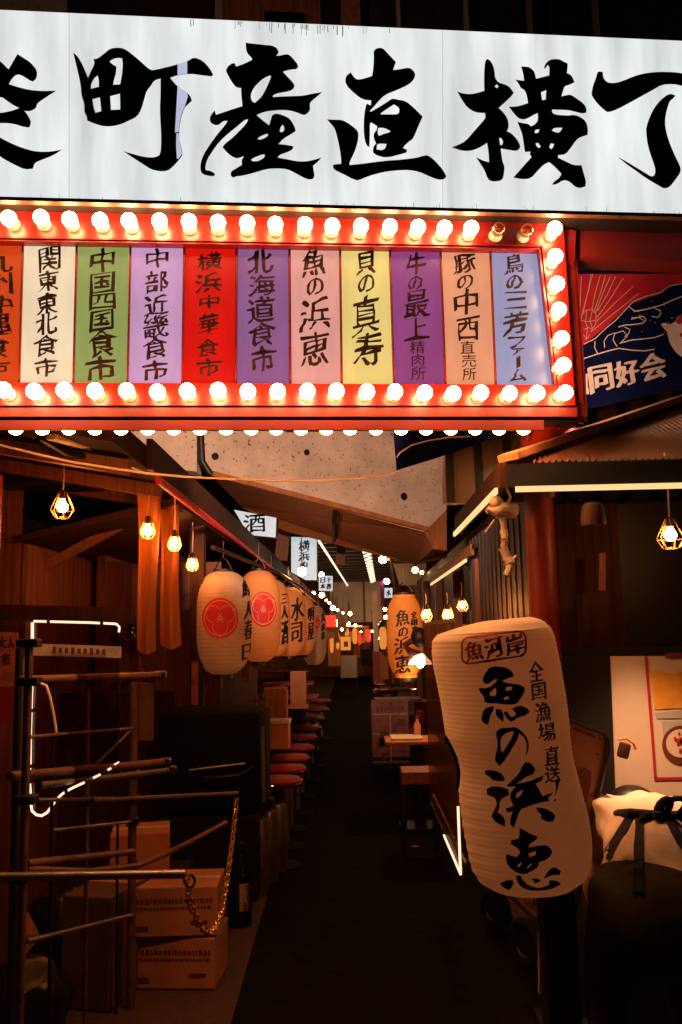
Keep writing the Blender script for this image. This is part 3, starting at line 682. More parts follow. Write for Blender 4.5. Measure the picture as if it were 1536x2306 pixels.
# ================================================================== OVERHEAD AND BUILDINGS
# building front above and behind the white sign
BF = thing('overpass', 'dark building underside and beams above the white sign', 'overpass', (0, 4.9, 3.3))
part('slab', MB().box((0.5, 25, 5.75), (16, 40, .3)), 'roofdark', BF)
part('fascia', MB().box((0.5, 5.0, 4.9), (16, .12, 1.4)), 'roofdark', BF)
def face_at(u0, u1, Y, z0, z1, dep, nm, mat, parent):
    a = P(u0, 30, Y); b = P(u1, 30, Y)
    return part(nm, MB().box(((a.x + b.x) / 2, Y + dep / 2, (z0 + z1) / 2), (abs(b.x - a.x), dep, z1 - z0)), mat, parent)
face_at(505, 722, 4.8, 3.9, 5.6, .1, 'panel', 'wood', BF)
face_at(768, 812, 4.75, 3.9, 5.6, .15, 'pilaster', 'woody', BF)
face_at(150, 478, 4.82, 3.9, 5.6, .08, 'panel', 'darkwood', BF)
face_at(484, 500, 4.74, 3.9, 5.6, .1, 'pilaster', 'cladding', BF)
face_at(-60, 148, 4.8, 3.9, 5.6, .1, 'panel', 'concrete', BF)
for u in (893, 1046, 1190, 1340):
    face_at(u, u + 9, 4.83, 3.9, 5.6, .06, 'slat', 'cladding', BF)

# stained concrete stair side crossing over the alley
ca = P(430, 1065, 8.0); cb = P(955, 1198, 9.5)
cn = (cb - ca); cn.z = 0; cn = Vector((-cn.y, cn.x, 0)).normalized()
cp = lambda u, v: onplane(u, v, ca, cn)
CB = thing('concrete_stair', 'pale stained concrete stair side slanting over the alley with bolt holes', 'stair', (ca.x, ca.y, ca.z))
fp = [cp(120, 640), cp(1012, 640), cp(1008, 1150), cp(955, 1198), cp(470, 1074), cp(455, 1040), cp(452, 960), cp(452, 800), cp(120, 800)]
front = [cp(452, 700), cp(1012, 700), cp(1006, 1148), cp(955, 1198), cp(480, 1072), cp(462, 1050)]
part('face', MB().prism(front, Vector((0, .25, 0))), 'concrete', CB)
part('side_panel', MB().prism([cp(-40, 700), cp(443, 700), cp(443, 1062), cp(-40, 1010)], Vector((0, .25, 0))), 'concrete', CB)
part('pipe', MB().tube([cp(448, 700) - cn * .03, cp(448, 960) - cn * .03, cp(452, 1040) - cn * .03, cp(470, 1068) - cn * .03], .035, 10), 'black', CB, True)
A2 = P(545, 1142, 10.2); B2 = P(935, 1272, 11.2)
und = [cp(478, 1073) + Vector((0, .01, 0)), cp(956, 1199) + Vector((0, .01, 0)), cp(1006, 1240) + Vector((.1, .9, 0)), B2, P(640, 1196, 10.6), A2]
part('underside', MB().prism(und, Vector((0, .1, .12))), 'soffit', CB)
part('edge_lip', MB().bar(cp(476, 1068) - cn * .02, cp(958, 1192) - cn * .02, .06, .05), 'soffit', CB)
part('end_block', MB().hull([cp(955, 1196), cp(1006, 1150), cp(1006, 1240), cp(975, 1236)], [P(935, 1272, 11.4), P(1010, 1200, 11.4), P(1012, 1238, 11.4), P(990, 1262, 11.4)]), 'soffit', CB)
for u, v, r in ((484, 1028, .036), (690, 1019, .032), (909, 1118, .042)):
    part('bolt_hole', MB().disc(cp(u, v) - cn * .001, r, -cn, 14, .012), 'black', CB)
part('crack', MB().tube([cp(756, 1135) - cn * .0 + Vector((0, .02, -.02)), cp(750, 1160) + Vector((0, .4, -.02)), P(752, 1216, 10.6)], .025, 6), 'black', CB)
# unseen flood lamp added on the marquee back to brighten the concrete
fl = S(690, 935, -.55)
FL = thing('added_floodlight', 'small black flood lamp added behind the marquee to brighten the concrete', 'lamp', (fl.x, fl.y, fl.z))
part('housing', MB().box((fl.x, fl.y, fl.z), (.2, .08, .14), None, .01), 'black', FL)
part('stem', MB().bar(fl + Vector((0, -.02, .0)), S(690, 935, -.4), .03, .03), 'black', FL)
ld = bpy.data.lights.new('added_floodlight_lamp', 'SPOT'); ld.energy = 900; ld.color = (1, .6, .39); ld.spot_size = rad(74); ld.spot_blend = .7; ld.shadow_soft_size = .08
lo = bpy.data.objects.new('added_floodlight_lamp', ld); col.objects.link(lo)
lo.location = fl + Vector((0, .1, .0)); aim = P(760, 1060, 8.5) + Vector((0, 0, .5))
lo.rotation_euler = (aim - lo.location).to_track_quat('-Z', 'Y').to_euler()
lo.parent = FL; lo.location -= FL.location

def added_floodlight(loc, aim, energy, size, lab, color=(1, .66, .48)):  # unseen lamp added to brighten whatever it is aimed at
    loc = Vector(loc); t = thing('added_floodlight', lab, 'lamp', tuple(loc))
    d = (Vector(aim) - loc).normalized()
    R = d.to_track_quat('Y', 'Z').to_matrix()
    part('housing', MB().box(loc - d * .05, (.18, .07, .12), R, .01), 'black', t)
    part('bracket', MB().bar(loc - d * .06, loc - d * .06 + Vector((0, 0, -.12)), .03, .02, Vector((0, 1, 0))), 'black', t)
    l_ = bpy.data.lights.new('added_floodlight_lamp', 'SPOT'); l_.energy = energy; l_.color = color; l_.spot_size = rad(size); l_.spot_blend = .8; l_.shadow_soft_size = .06
    q = bpy.data.objects.new('added_floodlight_lamp', l_); col.objects.link(q); q.parent = t
    q.location = d * .01; q.rotation_euler = d.to_track_quat('-Z', 'Y').to_euler()
added_floodlight(S(1120, 860, -.5), P(1440, 850, 4.45), 70, 120, 'small black flood lamp added behind the marquee to brighten the fishing flag')
added_floodlight(S(640, 60, -.35), P(620, 10, 4.8), 14, 130, 'small black flood lamp added on top of the white sign to brighten the building', (1, .6, .4))

# ================================================================== LEFT STALL
XR = -1.05
LS = thing('wooden_stall', 'brown wooden food stall with plank wall and low sloping roof beside the alley', 'stall', (-2.2, 6.0, 0))
# roof slab with fascia, pipe edge
part('roof', MB().hull([(-3.6, 3.7, 2.95), (XR - .02, 3.7, 2.47), (XR - .02, 24, 2.47), (-3.6, 24, 2.95)], [(-3.6, 3.7, 3.05), (XR, 3.7, 2.57), (XR, 24, 2.57), (-3.6, 24, 3.05)]), 'roofdark', LS)
for Y in (4.1, 4.8, 5.4):
    part('rafter', MB().bar((-3.4, Y, 2.86), (XR - .05, Y, 2.43), .06, .07), 'wood', LS)
part('fascia_beam', MB().bar(P(115, 976, 3.75), P(308, 1026, 4.35), .05, .055), 'lightwood', LS)
part('gutter', MB().tube([P(90, 985, 3.8), P(150, 1020, 4.0), P(290, 1045, 4.3), P(330, 1062, 4.5)], .018, 8), 'darkmetal', LS, True)
part('eave_board', MB().bar((XR + .01, 4.25, 2.53), (XR + .01, 24, 2.53), .03, .16), 'darkwood', LS)
m = MB()
wallY = 7.3
for i in range(11):
    x = -2.15 + i * .095
    m.box((x, wallY, 1.12), (.09, .03, 2.24))
part('plank_wall', m, 'plank', LS); m = MB()
for i in range(15):
    m.box((-2.12 - i * .095, 5.25, 1.4), (.09, .03, 2.8))
part('plank_wall', m, 'plank', LS)
m = MB()
for i in range(21): m.box((-2.05, 5.3 + i * .096, 1.1), (.03, .09, 2.2))
part('side_wall', m, 'plank', LS)
part('inner_soffit', MB().hull([(-2.1, 5.2, 2.2), (-1.1, 5.2, 2.42), (-1.1, 7.4, 2.42), (-2.1, 7.4, 2.2)], [(-2.1, 5.2, 2.24), (-1.1, 5.2, 2.46), (-1.1, 7.4, 2.46), (-2.1, 7.4, 2.24)]), 'darkwood', LS)
part('shelf_beam', MB().bar(P(-60, 1378, 5.0), P(300, 1386, 5.0), .1, .09), 'darkwood', LS)
part('brace', MB().bar(P(45, 1308, 5.6), P(312, 1160, 5.6), .04, .06), 'woody', LS)
part('lower_wall', MB().box((-1.9, 5.95, .62), (1.3, .05, 1.25)), 'darkwood', LS)
part('corner_post', MB().box((-1.16, 6.25, 1.25), (.1, .1, 2.5)), 'darkwood', LS)
pip = [(XR + .05, 4.3 + i * 1.2, 2.40) for i in range(16)]
solo('eave_conduit', MB().tube(pip, .022, 10), 'redpipe', 'red conduit pipe running under the wooden stall eave into the alley', 'pipe', pip[0], smooth=True)
# speaker / air unit up under the roof
p = P(120, 1058, 5.2)
SPK = thing('ventilation_box', 'dark box unit hung high under the wooden stall roof', 'ventilation unit', tuple(p))
part('housing', MB().box(p, (.58, .3, .24), None, .015), 'black', SPK)
part('front_grille', MB().box(p + Vector((0, -.155, 0)), (.5, .01, .17)), 'darkmetal', SPK)
part('bracket', MB().bar(p + Vector((.0, 0, .12)), p + Vector((0, 0, .5)), .05, .03), 'darkmetal', SPK)

# cage pendant lamps
def cage_lamp(base, rc, cord, lit='pend', rb=.028, label='', group=None):
    """base = bulb centre"""
    b = Vector(base)
    t = thing('pendant_lamp', label, 'pendant lamp', tuple(b), group)
    part('bulb', MB().lathe([(0, -rb)] + [(rb * math.sin(a), -rb * math.cos(a)) for a in [math.pi * k / 8 for k in range(1, 6)]] + [(rb * .5, rb * 1.15), (rb * .45, rb * 1.5)], b, 14), lit, t, True)
    part('socket', MB().lathe([(rb * .5, rb * 1.45), (rb * .62, rb * 1.5), (rb * .62, rb * 2.7), (rb * .3, rb * 3.1), (0, rb * 3.1)], b, 12), 'black', t, True)
    part('cord', MB().tube([b + Vector((0, 0, rb * 3)), b + Vector((.004, 0, (cord + rb * 3) / 2)), b + Vector((0, 0, cord))], .004, 6), 'rope', t)
    m = MB()
    n = 7
    lv = [(rb * .7, rb * 2.8), (rc, -rc * .25), (rc * .55, -rc * .95)]
    for k in range(n):
        a = 2 * math.pi * k / n
        m.tube([b + Vector((r * math.cos(a), r * math.sin(a), h)) for r, h in lv], .0022, 4)
    for r, h in lv[1:]:
        m.tube([b + Vector((r * math.cos(2 * math.pi * k / 21), r * math.sin(2 * math.pi * k / 21), h)) for k in range(21)], .0022, 4, True)
    part('cage', m, 'gold', t)
    return t
def cord_to(u, v, Y): return None
b1 = P(141, 1142, 4.3); cage_lamp(b1, .06, P(146, 1035, 4.3).z - b1.z, label='caged pendant bulb hanging alone under the stall roof, long diamond cage')
b2 = P(333, 1196, 4.8); cage_lamp(b2, .045, P(333, 1078, 4.8).z - b2.z, label='caged pendant bulb hanging in front of the tall orange drapes')
b3 = P(393, 1226, 5.05); cage_lamp(b3, .042, P(393, 1120, 5.05).z - b3.z, label='caged pendant bulb at the edge of the narrower orange drape')
b4 = P(433, 1272, 6.0); cage_lamp(b4, .045, P(433, 1165, 6.0).z - b4.z, label='caged pendant bulb beside the first white crest lantern')
b5 = P(960, 1385, 6.6); cage_lamp(b5, .045, .16, rb=.026, label='caged pendant bulb next to the glowing orange lantern')
b6 = P(1008, 1385, 6.2); cage_lamp(b6, .042, .16, rb=.026, label='caged pendant bulb above the leaning white lantern top')
b7 = P(1041, 1364, 5.9); cage_lamp(b7, .04, .16, rb=.02, label='small pendant bulb half hidden by the dark metal wall')
b8 = P(1510, 1206, 3.46); cage_lamp(b8, .055, .34, 'pendnear', rb=.024, label='caged pendant bulb glowing against the dark counter wall')

# hanging orange drapes
def drape(u0t, u1t, vt, u0b, u1b, vb, Y, lab):
    m = MB(); n = 14; k = 6; pts = []
    for i in range(n + 1):
        t = i / n
        for j in range(k + 1):
            s = j / k
            u = (u0t + (u1t - u0t) * s) * (1 - t) + (u0b + (u1b - u0b) * s) * t + 3 * math.sin(t * 5 + s)
            v = vt + (vb - vt) * t + (10 * math.sin(s * 3.1) if i == n else 0)
            pts.append(P(u, v, Y + .03 * math.sin(s * 6.0 + t * 1.5)))
    f = []
    for i in range(n):
        for j in range(k):
            a = i * (k + 1) + j; f.append((a, a + 1, a + k + 2, a + k + 1))
    m.raw(pts, f)
    bmesh.ops.solidify(m.bm, geom=m.bm.faces[:], thickness=.012)
    return solo('hanging_drape', m, 'orange', lab, 'drape', tuple(P((u0t + u1t) / 2, vt, Y)), smooth=True)
drape(308, 360, 1092, 312, 352, 1464, 5.0, 'wider orange cloth drape hanging under the stall eave')
drape(358, 398, 1112, 364, 410, 1452, 5.25, 'narrower dark orange cloth drape behind the wider one')

# paper lanterns with crest
def lantern(c, r, h, Y, lab, group, mat='paper', n=30, ribs=26, crest=None, text=None, cap=.36):
    """c = centre point"""
    t = thing('paper_lantern', lab, 'lantern', (c.x, c.y, c.z - h / 2), group)
    prof = []
    N = ribs * 3
    for i in range(N + 1):
        q = i / N; z = -h / 2 + h * q
        e = abs(q - .5) * 2
        rr = r * max(cap * (1 - .0 * e), max(0., 1 - e ** 3.6) ** .42)
        rr *= 1 + .012 * math.sin(q * ribs * 2 * math.pi)
        prof.append((rr, z))
    pm = MB().lathe(prof, c, n)
    sm_ = MB().lathe([(rr * 1.016 / (1 + .012 * math.sin(k / N * ribs * 2 * math.pi)), z) for k, (rr, z) in enumerate(prof)], c, 48)
    tree = tree_of(sm_.bm); sm_.bm.free()
    part('paper_shade', pm, mat, t, True)
    rt = r * cap
    part('rim', MB().lathe([(rt * 1.02, h / 2 - .012), (rt * 1.04, h / 2 + .008), (rt * .86, h / 2 + .008), (rt * .86, h / 2 - .012), (rt * 1.02, h / 2 - .012)], c, 24), 'black', t)
    part('rim', MB().lathe([(rt * 1.02, -h / 2 + .012), (rt * 1.04, -h / 2 - .018), (rt * .86, -h / 2 - .018), (rt * .86, -h / 2 + .012), (rt * 1.02, -h / 2 + .012)], c, 24), 'black', t)
    m = MB()
    for s in (-1, 1):
        m.tube([c + Vector((s * rt * .9, 0, h / 2)), c + Vector((s * rt * .5, 0, h / 2 + .06)), c + Vector((0, 0, h / 2 + .1))], .005, 5)
    m.tube([c + Vector((0, 0, h / 2 + .1)), c + Vector((0, 0, h / 2 + .22))], .005, 5)
    part('hanger', m, 'darkmetal', t)
    cast = bvh_cast(tree, .001); cast2 = bvh_cast(tree, .004)
    if crest:
        cu, cv, rx, ry = crest
        part('crest', Ink().disc((cu, cv), rx, ry).lay(cast, 12), 'crest', t)
        ik = Ink()
        el_ = lambda ra, a: (cu + rx * ra * math.cos(a), cv + ry * ra * math.sin(a))
        ik.line([el_(.86, 2 * math.pi * k / 40) for k in range(40)], 1.6, True)
        for k in range(3):
            a0 = math.pi / 2 + k * 2 * math.pi / 3
            ox, oy = cu + rx * .43 * math.cos(a0), cv + ry * .43 * math.sin(a0)
            for g0, g1 in ((.17, .46), (.54, .83)):
                pts = []
                for s in range(15):
                    aa = a0 + math.pi + (g0 + (g1 - g0) * s / 14 - .0) * 2 * math.pi
                    pts.append((ox + rx * .4 * math.cos(aa), oy + ry * .4 * math.sin(aa)))
                ik.line(pts, max(.7, rx * .028))
            a1 = a0 + math.pi
            ik.line([el_(.05, a1), el_(.16, a1 - .25), el_(.26, a1 - .42)], max(.8, rx * .035))
            ik.line([el_(.05, a1), el_(.16, a1 + .25), el_(.26, a1 + .42)], max(.8, rx * .035))
            ik.disc(el_(.85, a0), rx * .1, ry * .06, 10)
            ik.line([el_(.04, a0), el_(.16, a0)], max(1, rx * .05))
        part('crest_lines', ik.lay(cast2, 14), 'crestline', t)
    if text:
        ik = Ink()
        for k, (ch, bx_) in enumerate(text): ik.char(ch, bx_, brush=.07, seed=k + 3, bold=1.1)
        part('writing', ik.lay(cast, 10), 'ink', t)
    return t
LG = 'paper lanterns hung along the wooden stall'
lantern(P(503, 1402, 6.3), .205, .76, 6.3, 'nearest big white crest lantern of the row, whole red flower crest facing out', LG, crest=(496, 1392, 41, 46),
        text=[('鮮', (546, 1305, 566, 1342)), ('人', (550, 1352, 570, 1392)), ('春', (550, 1396, 568, 1440)), ('日', (546, 1450, 566, 1486))])
lantern(P(584, 1387, 7.1), .178, .76, 7.1, 'second crest lantern of the row, tucked behind the nearest one', LG, mat='paperdeep', crest=(593, 1372, 30, 40))
lantern(P(612, 1392, 8.2), .172, .74, 8.2, 'orange lit lantern with dark brush characters after the two crest lanterns', LG, mat='paperdeep',
        text=[('三', (634, 1338, 646, 1358)), ('人', (634, 1362, 648, 1392)), ('酒', (634, 1398, 648, 1450))])
lantern(P(650, 1400, 9.4), .192, .76, 9.4, 'orange lit lantern with the biggest brush characters, mid row', LG, mat='paperdeep',
        text=[('水', (656, 1346, 683, 1396)), ('司', (656, 1400, 680, 1446))])
lantern(P(679, 1408, 10.9), .176, .76, 10.9, 'orange lit lantern half hidden just before the last crest lantern', LG, mat='paperdeep',
        text=[('明', (694, 1368, 706, 1398)), ('屋', (694, 1402, 706, 1440))])
lantern(P(707, 1430, 13.5), .198, .94, 13.5, 'last crest lantern of the row, smallest in view', LG, mat='paper', crest=(714, 1404, 8, 18),
        text=[('大', (724, 1375, 731, 1400)), ('音', (724, 1402, 731, 1440))])
m = MB(); rail = [(-.96, 5.7, 2.2), (-.74, 8.2, 2.2), (-.62, 13.8, 2.2)]
solo('hanging_rail', m.tube(rail, .015, 8), 'darkmetal', 'thin dark rail the row of paper lanterns hangs from', 'rail', rail[0])

# string across the gate
rp = [(-30, 996), (0, 1002), (80, 1022), (160, 1040), (240, 1053), (330, 1066), (420, 1074), (520, 1079), (620, 1082), (720, 1082), (800, 1078), (870, 1071), (900, 1062)]
solo('rope', MB().tube([P(u, v, 3.6 + .6 * max(0, (u + 30)) / 930) for u, v in rp], .0055, 6), 'rope', 'thin pale string sagging across the alley below the marquee', 'rope', tuple(P(0, 1002, 3.6)), smooth=True)

BB = thing('back_bar', 'dim wooden back wall with shelves of bottles behind the counter', 'back bar', (-1.85, 11, 0))
part('wall', MB().box((-1.95, 11.5, 1.25), (.06, 10, 2.5)), 'plank', BB)
for z in (1.25, 1.6): part('shelf', MB().box((-1.82, 11.5, z), (.22, 9.6, .03)), 'darkwood', BB)
rr = random.Random(4); m = MB()
for k in range(40):
    Y = 6.9 + k * .235 + rr.uniform(-.05, .05); z = 1.265 if k % 2 else 1.615; h = rr.uniform(.18, .28)
    bt_ = part('shelf_bottle', MB().lathe([(0, 0), (.04, 0), (.04, h * .6), (.014, h * .8), (.014, h), (0, h)], (-1.8, Y, z), 10), ('bottle', 'darkred', 'labelp')[k % 3], BB, True)
for k in range(9):
    Y = 6.6 + k * .75; x = -1.15 - .04 * (k % 3)
    solo('menu_strip', MB().box((x, Y, 1.45 - .05 * (k % 2)), (.075, .004, .5 - .06 * (k % 3))), ('menu', 'clothwhite', 'board')[k % 3], 'narrow paper menu strip hanging over the counter behind the lanterns', 'menu', (x, Y, 1.2), 'menu strips over the counter')

# counter and stools along the left
CT = thing('counter', 'long low wooden counter running behind the row of red stools', 'counter', (-.95, 8.5, 0))
part('top', MB().hull([(-1.35, 5.9, .78), (-.86, 5.9, .78), (-.80, 15, .78), (-1.35, 15, .78)], [(-1.35, 5.9, .82), (-.86, 5.9, .82), (-.80, 15, .82), (-1.35, 15, .82)]), 'woody', CT)
part('front_panel', MB().hull([(-1.3, 5.95, 0), (-.98, 5.95, 0), (-.92, 15, 0), (-1.3, 15, 0)], [(-1.3, 5.95, .78), (-.98, 5.95, .78), (-.92, 15, .78), (-1.3, 15, .78)]), 'darkwood', CT)
ST = thing('bar_stool', 'round red vinyl bar stool, closest to the navy covered chest', 'stool', (-.58, 6.3, 0), 'red stools along the counter')
def stool_parts(ST, x, y, mat='stoolred', h=.6):
    part('seat', MB().lathe([(0, h - .05), (.15, h - .05), (.165, h - .03), (.165, h - .012), (.14, h + .005), (0, h + .012)], (x, y, 0), 24), mat, ST, True)
    part('seat_band', MB().lathe([(.167, h - .045), (.17, h - .04), (.17, h - .028), (.167, h - .025)], (x, y, 0), 24), 'chrome', ST, True)
    part('pedestal', MB().lathe([(.025, .03), (.025, h - .06), (.09, h - .05)], (x, y, 0), 14), 'steel', ST, True)
    part('base', MB().lathe([(0, 0), (.15, 0), (.15, .012), (.03, .04), (0, .04)], (x, y, 0), 22), 'rubber', ST, True)
stool_parts(ST, -.58, 6.3)
labs = ['round red bar stool, second in the row from the navy chest', 'round red bar stool, third in the row from the navy chest', 'round red bar stool, fourth in the row from the navy chest', 'round red bar stool, fifth in the row from the navy chest', 'round red bar stool, sixth in the row from the navy chest', 'round red bar stool, seventh in the row from the navy chest', 'round red bar stool, eighth in the row from the navy chest', 'round red bar stool at the far end of the counter']
for k, Y in enumerate((6.85, 7.45, 8.1, 8.9, 9.8, 10.9, 12.2, 13.7)):
    dup(ST, (-.585 - .01 * (k % 2), Y, 0), labs[k])
# things on the counter
def simple_box(name, c, size, rot, mat, lab, cat, group=None):
    return solo(name, MB().box(c, size, Matrix.Rotation(rot, 3, 'Z'), .004), mat, lab, cat, (c[0], c[1], c[2] - size[2] / 2), group)
HT = thing('hot_pot_table', 'round dark grill table top with a bright rim beside the counter', 'table', (-1.02, 6.9, .82))
part('top', MB().lathe([(0, .12), (.3, .12), (.32, .13), (.32, .145), (0, .145)], (-1.02, 6.9, .9), 28), 'chrome', HT, True)
part('column', MB().lathe([(.05, 0), (.05, .2)], (-1.02, 6.9, .82), 14), 'darkmetal', HT)
NB = thing('napkin_box', 'pale box at the near end of the counter', 'box', (-.80, 6.62, .82))
simple = P(625, 1648, 7.2)
part('body', MB().box((simple.x, 7.2, simple.z - .03), (.2, .22, .2), None, .008), 'carton', NB)
part('lid', MB().box((simple.x, 7.2, simple.z + .085), (.215, .235, .03), None, .005), 'white', NB)
SG = P(622, 1590, 7.6)
MS = thing('menu_stand', 'upright wooden slatted menu stand on the counter', 'menu stand', (SG.x, 7.6, .82))
part('body', MB().box((SG.x, 7.6, SG.z - .02), (.2, .12, .36)), 'carton', MS)
for i in range(4): part('slat', MB().box((SG.x - .075 + i * .05, 7.535, SG.z), (.03, .012, .3)), 'woody', MS)
SG = P(672, 1545, 8.8)
solo('upright_sheet', MB().box((SG.x, 8.8, SG.z - .02), (.16, .02, .34)).box((SG.x, 8.79, SG.z - .2), (.2, .08, .04)), 'carton', 'tall paper price board standing on the counter under the lanterns', 'notice', (SG.x, 8.8, SG.z - .2))
for k, (u, v, Y, lab) in enumerate(((690, 1512, 12.0, 'low red table top catching light, farthest of the three'), (702, 1538, 10.6, 'red table top catching light, middle of the three'), (712, 1568, 9.6, 'red table top catching light, closest of the three'))):
    q = P(u, v, Y)
    t = thing('drinking_table', lab, 'table', (q.x - .25, Y, 0), 'red tables beyond the stools')
    part('top', MB().box((q.x - .28, Y, q.z), (.62, .5, .03), None, .01), 'stoolred', t)
    part('leg', MB().lathe([(.15, 0), (.03, .03), (.03, q.z)], (q.x - .28, Y, 0), 12), 'darkmetal', t)

for k, (x, Y, h) in enumerate(((-.98, 7.25, .2), (-.93, 7.9, .24), (-.97, 8.2, .16), (-.9, 9.1, .24), (-.93, 9.5, .2), (-.9, 10.4, .22), (-.88, 11.4, .24), (-.92, 12.2, .2))):
    t = thing('condiment_bottle', 'small dark condiment bottle standing on the wooden counter', 'bottle', (x, Y, .82), 'condiment bottles on the counter')
    part('glass', MB().lathe([(0, 0), (.028, 0), (.03, .01), (.03, h * .6), (.012, h * .8), (.012, h), (0, h)], (x, Y, .82), 14), 'bottle', t, True)
    part('cap', MB().lathe([(.014, h - .02), (.014, h + .012), (0, h + .012)], (x, Y, .82), 10), 'redpipe' if k % 2 else 'gold', t)
for k, (x, Y) in enumerate(((-.9, 8.55), (-.9, 10.0))):
    t = thing('chopstick_cup', ('pale cup of chopsticks on the counter nearer the navy chest', 'pale cup of chopsticks further along the counter')[k], 'cup', (x, Y, .82))
    part('cup', MB().lathe([(0, 0), (.04, 0), (.045, .12), (.04, .12), (.036, .01)], (x, Y, .82), 16), 'white', t, True)
    for j in range(5): part('chopstick', MB().tube([(x + .01 * (j - 2), Y, .83), (x + .02 * (j - 2), Y + .01 * (j % 3), 1.05)], .004, 5), 'lightwood', t)

# navy covered chest
NC = thing('covered_chest', 'chest freezer under a dark navy cover beside the stools', 'chest', (-.9, 5.75, 0))
a = P(352, 1592, 5.45); b = P(588, 1600, 5.45)
part('cover', MB().box(((a.x + b.x) / 2, 5.75, .83), (b.x - a.x, .58, .62), None, .05), 'tarp', NC, True)
part('body', MB().box(((a.x + b.x) / 2, 5.75, .26), (b.x - a.x - .06, .52, .5), None, .02), 'rubber', NC)
part('side_rail', MB().tube([b + Vector((.005, .02, -.1)), b + Vector((.01, .02, -.55))], .012, 8), 'steel', NC)
part('front_rail', MB().tube([P(425, 1735, 5.43), P(552, 1719, 5.43)], .008, 8), 'steel', NC)
m = MB().tube([P(420, 1745, 5.42), P(480, 1752, 5.36), P(540, 1745, 5.36), P(570, 1728, 5.42)], .008, 8)
part('hose', m, 'darkmetal', NC, True)

# steel rack of pipes
RK = thing('pipe_rack', 'rusty steel pipe rack standing in front of the wooden stall', 'rack', (P(45, 2306, 3.0).x, 3.0, 0))
def post(u0, v0, u1, v1, Y, r, mat='rust'):
    a = P(u0, v0, Y); b = P(u1, v1, Y)
    return part('post', MB().tube([a, Vector((b.x, Y, 0))], r, 12), mat, RK, True)
post(66, 1448, 44, 2306, 3.05, .0145)
post(44, 1460, 24, 2306, 3.2, .014, 'darkmetal')
post(302, 1522, 296, 2120, 4.0, .019)
post(199, 1526, 197, 2060, 3.6, .009)
post(268, 1524, 266, 2000, 3.95, .006, 'darkmetal')
post(120, 1528, 116, 2200, 3.3, .007, 'darkmetal')
for (u0, v0, u1, v1, Y0, Y1, r) in ((40, 1532, 362, 1520, 3.05, 4.0, .016), (20, 1748, 372, 1716, 3.05, 4.0, .016), (90, 1768, 384, 1734, 3.2, 4.0, .012), (200, 1803, 535, 1786, 3.6, 4.35, .009), (60, 1802, 300, 1798, 3.1, 4.0, .008), (66, 1660, 302, 1640, 3.1, 4.0, .007), (120, 1870, 300, 1850, 3.3, 4.0, .007), (198, 1740, 300, 1640, 3.6, 4.0, .006), (60, 2120, 300, 2060, 3.1, 4.0, .009),
                             (-80, 1976, 418, 1968, 2.95, 2.95, .014), (60, 1945, 300, 1918, 3.1, 3.9, .014)):
    part('rail', MB().tube([P(u0, v0, Y0), P(u1, v1, Y1)], r, 10), 'steel' if r < .0135 or v0 > 1970 else 'rust', RK, True)
part('curved_rail', MB().tube([P(60, 1958, 3.1), P(200, 1962, 3.4), P(310, 1950, 3.8), P(370, 1925, 4.0), P(440, 1890, 4.2), P(510, 1852, 4.3)], .012, 10), 'rust', RK, True)
for u, v in ((70, 1535), (62, 1800), (48, 1975), (70, 1448)):
    c = P(u - 4, v, 3.04); part('clamp', MB().box(c, (.075, .06, .03), None, .006), 'darkmetal', RK)
part('cable', MB().tube([P(92, 1540, 3.0), P(104, 1545, 3.0), P(112, 1570, 3.0), P(120, 1610, 3.0), P(126, 1650, 3.0)], .006, 6), 'rope', RK, True)
for u, v, Y_ in ((302, 1523, 4.0), (302, 1722, 4.0), (300, 1742, 4.0), (300, 1800, 4.0), (299, 1850, 4.0), (299, 1950, 4.0), (199, 1528, 3.6), (198, 1732, 3.6), (198, 1803, 3.6), (362, 1520, 4.0), (372, 1716, 4.0), (384, 1734, 4.0)):
    part('clamp', MB().box(P(u, v, Y_), (.05, .05, .035), None, .006), 'darkmetal', RK)
sb = part('hung_panel', MB().prism([P(303, 1536, 4.03), P(345, 1540, 4.03), P(344, 1668, 4.03), P(302, 1666, 4.03)], Vector((0, .012, 0))), 'carton2', RK)
# chain on the rack end
pts = []
c0 = P(418, 1972, 2.98); c1 = P(472, 2103, 3.5); c2 = P(535, 1790, 4.35)
prev = None
cp_ = [(418, 1972, 2.98), (424, 2010, 3.02), (432, 2045, 3.1), (446, 2078, 3.2), (462, 2098, 3.3), (474, 2102, 3.4), (488, 2085, 3.52), (500, 2050, 3.66), (508, 2005, 3.8), (516, 1950, 3.95), (523, 1895, 4.1), (529, 1840, 4.25), (535, 1788, 4.36)]
W = [P(*q) for q in cp_]
dense = []
for i in range(len(W) - 1):
    for k in range(24): dense.append(W[i].lerp(W[i + 1], k / 24))
acc = 0; last = dense[0]; m = MB(); flip = 0; step = .030
for i in range(1, len(dense)):
    acc += (dense[i] - dense[i - 1]).length
    if acc >= step:
        acc = 0; c = (dense[i] + last) / 2; d = (dense[i] - last).normalized(); last = dense[i]
        s = d.cross(UP if abs(d.z) < .9 else Vector((0, 1, 0))).normalized(); s2 = d.cross(s)
        x = (s + s2 * (1 if flip else -1)).normalized(); flip = 1 - flip
        m.tube([c + d * .021 * math.cos(a) + x * .0105 * math.sin(a) for a in [2 * math.pi * k / 10 for k in range(10)]], .0036, 5, True)
solo('chain', m, 'gold', 'brass coloured chain hanging in a loop from the rack rail over the cartons', 'chain', tuple(c0), smooth=True)
c = P(428, 1985, 2.98)
solo('hook', MB().tube([c + Vector((.016 * math.sin(a), 0, .02 * math.cos(a))) for a in [k * .5 for k in range(11)]], .005, 6), 'chrome', 'small bright hook joining chain and rack rail', 'hook', tuple(c), smooth=True)

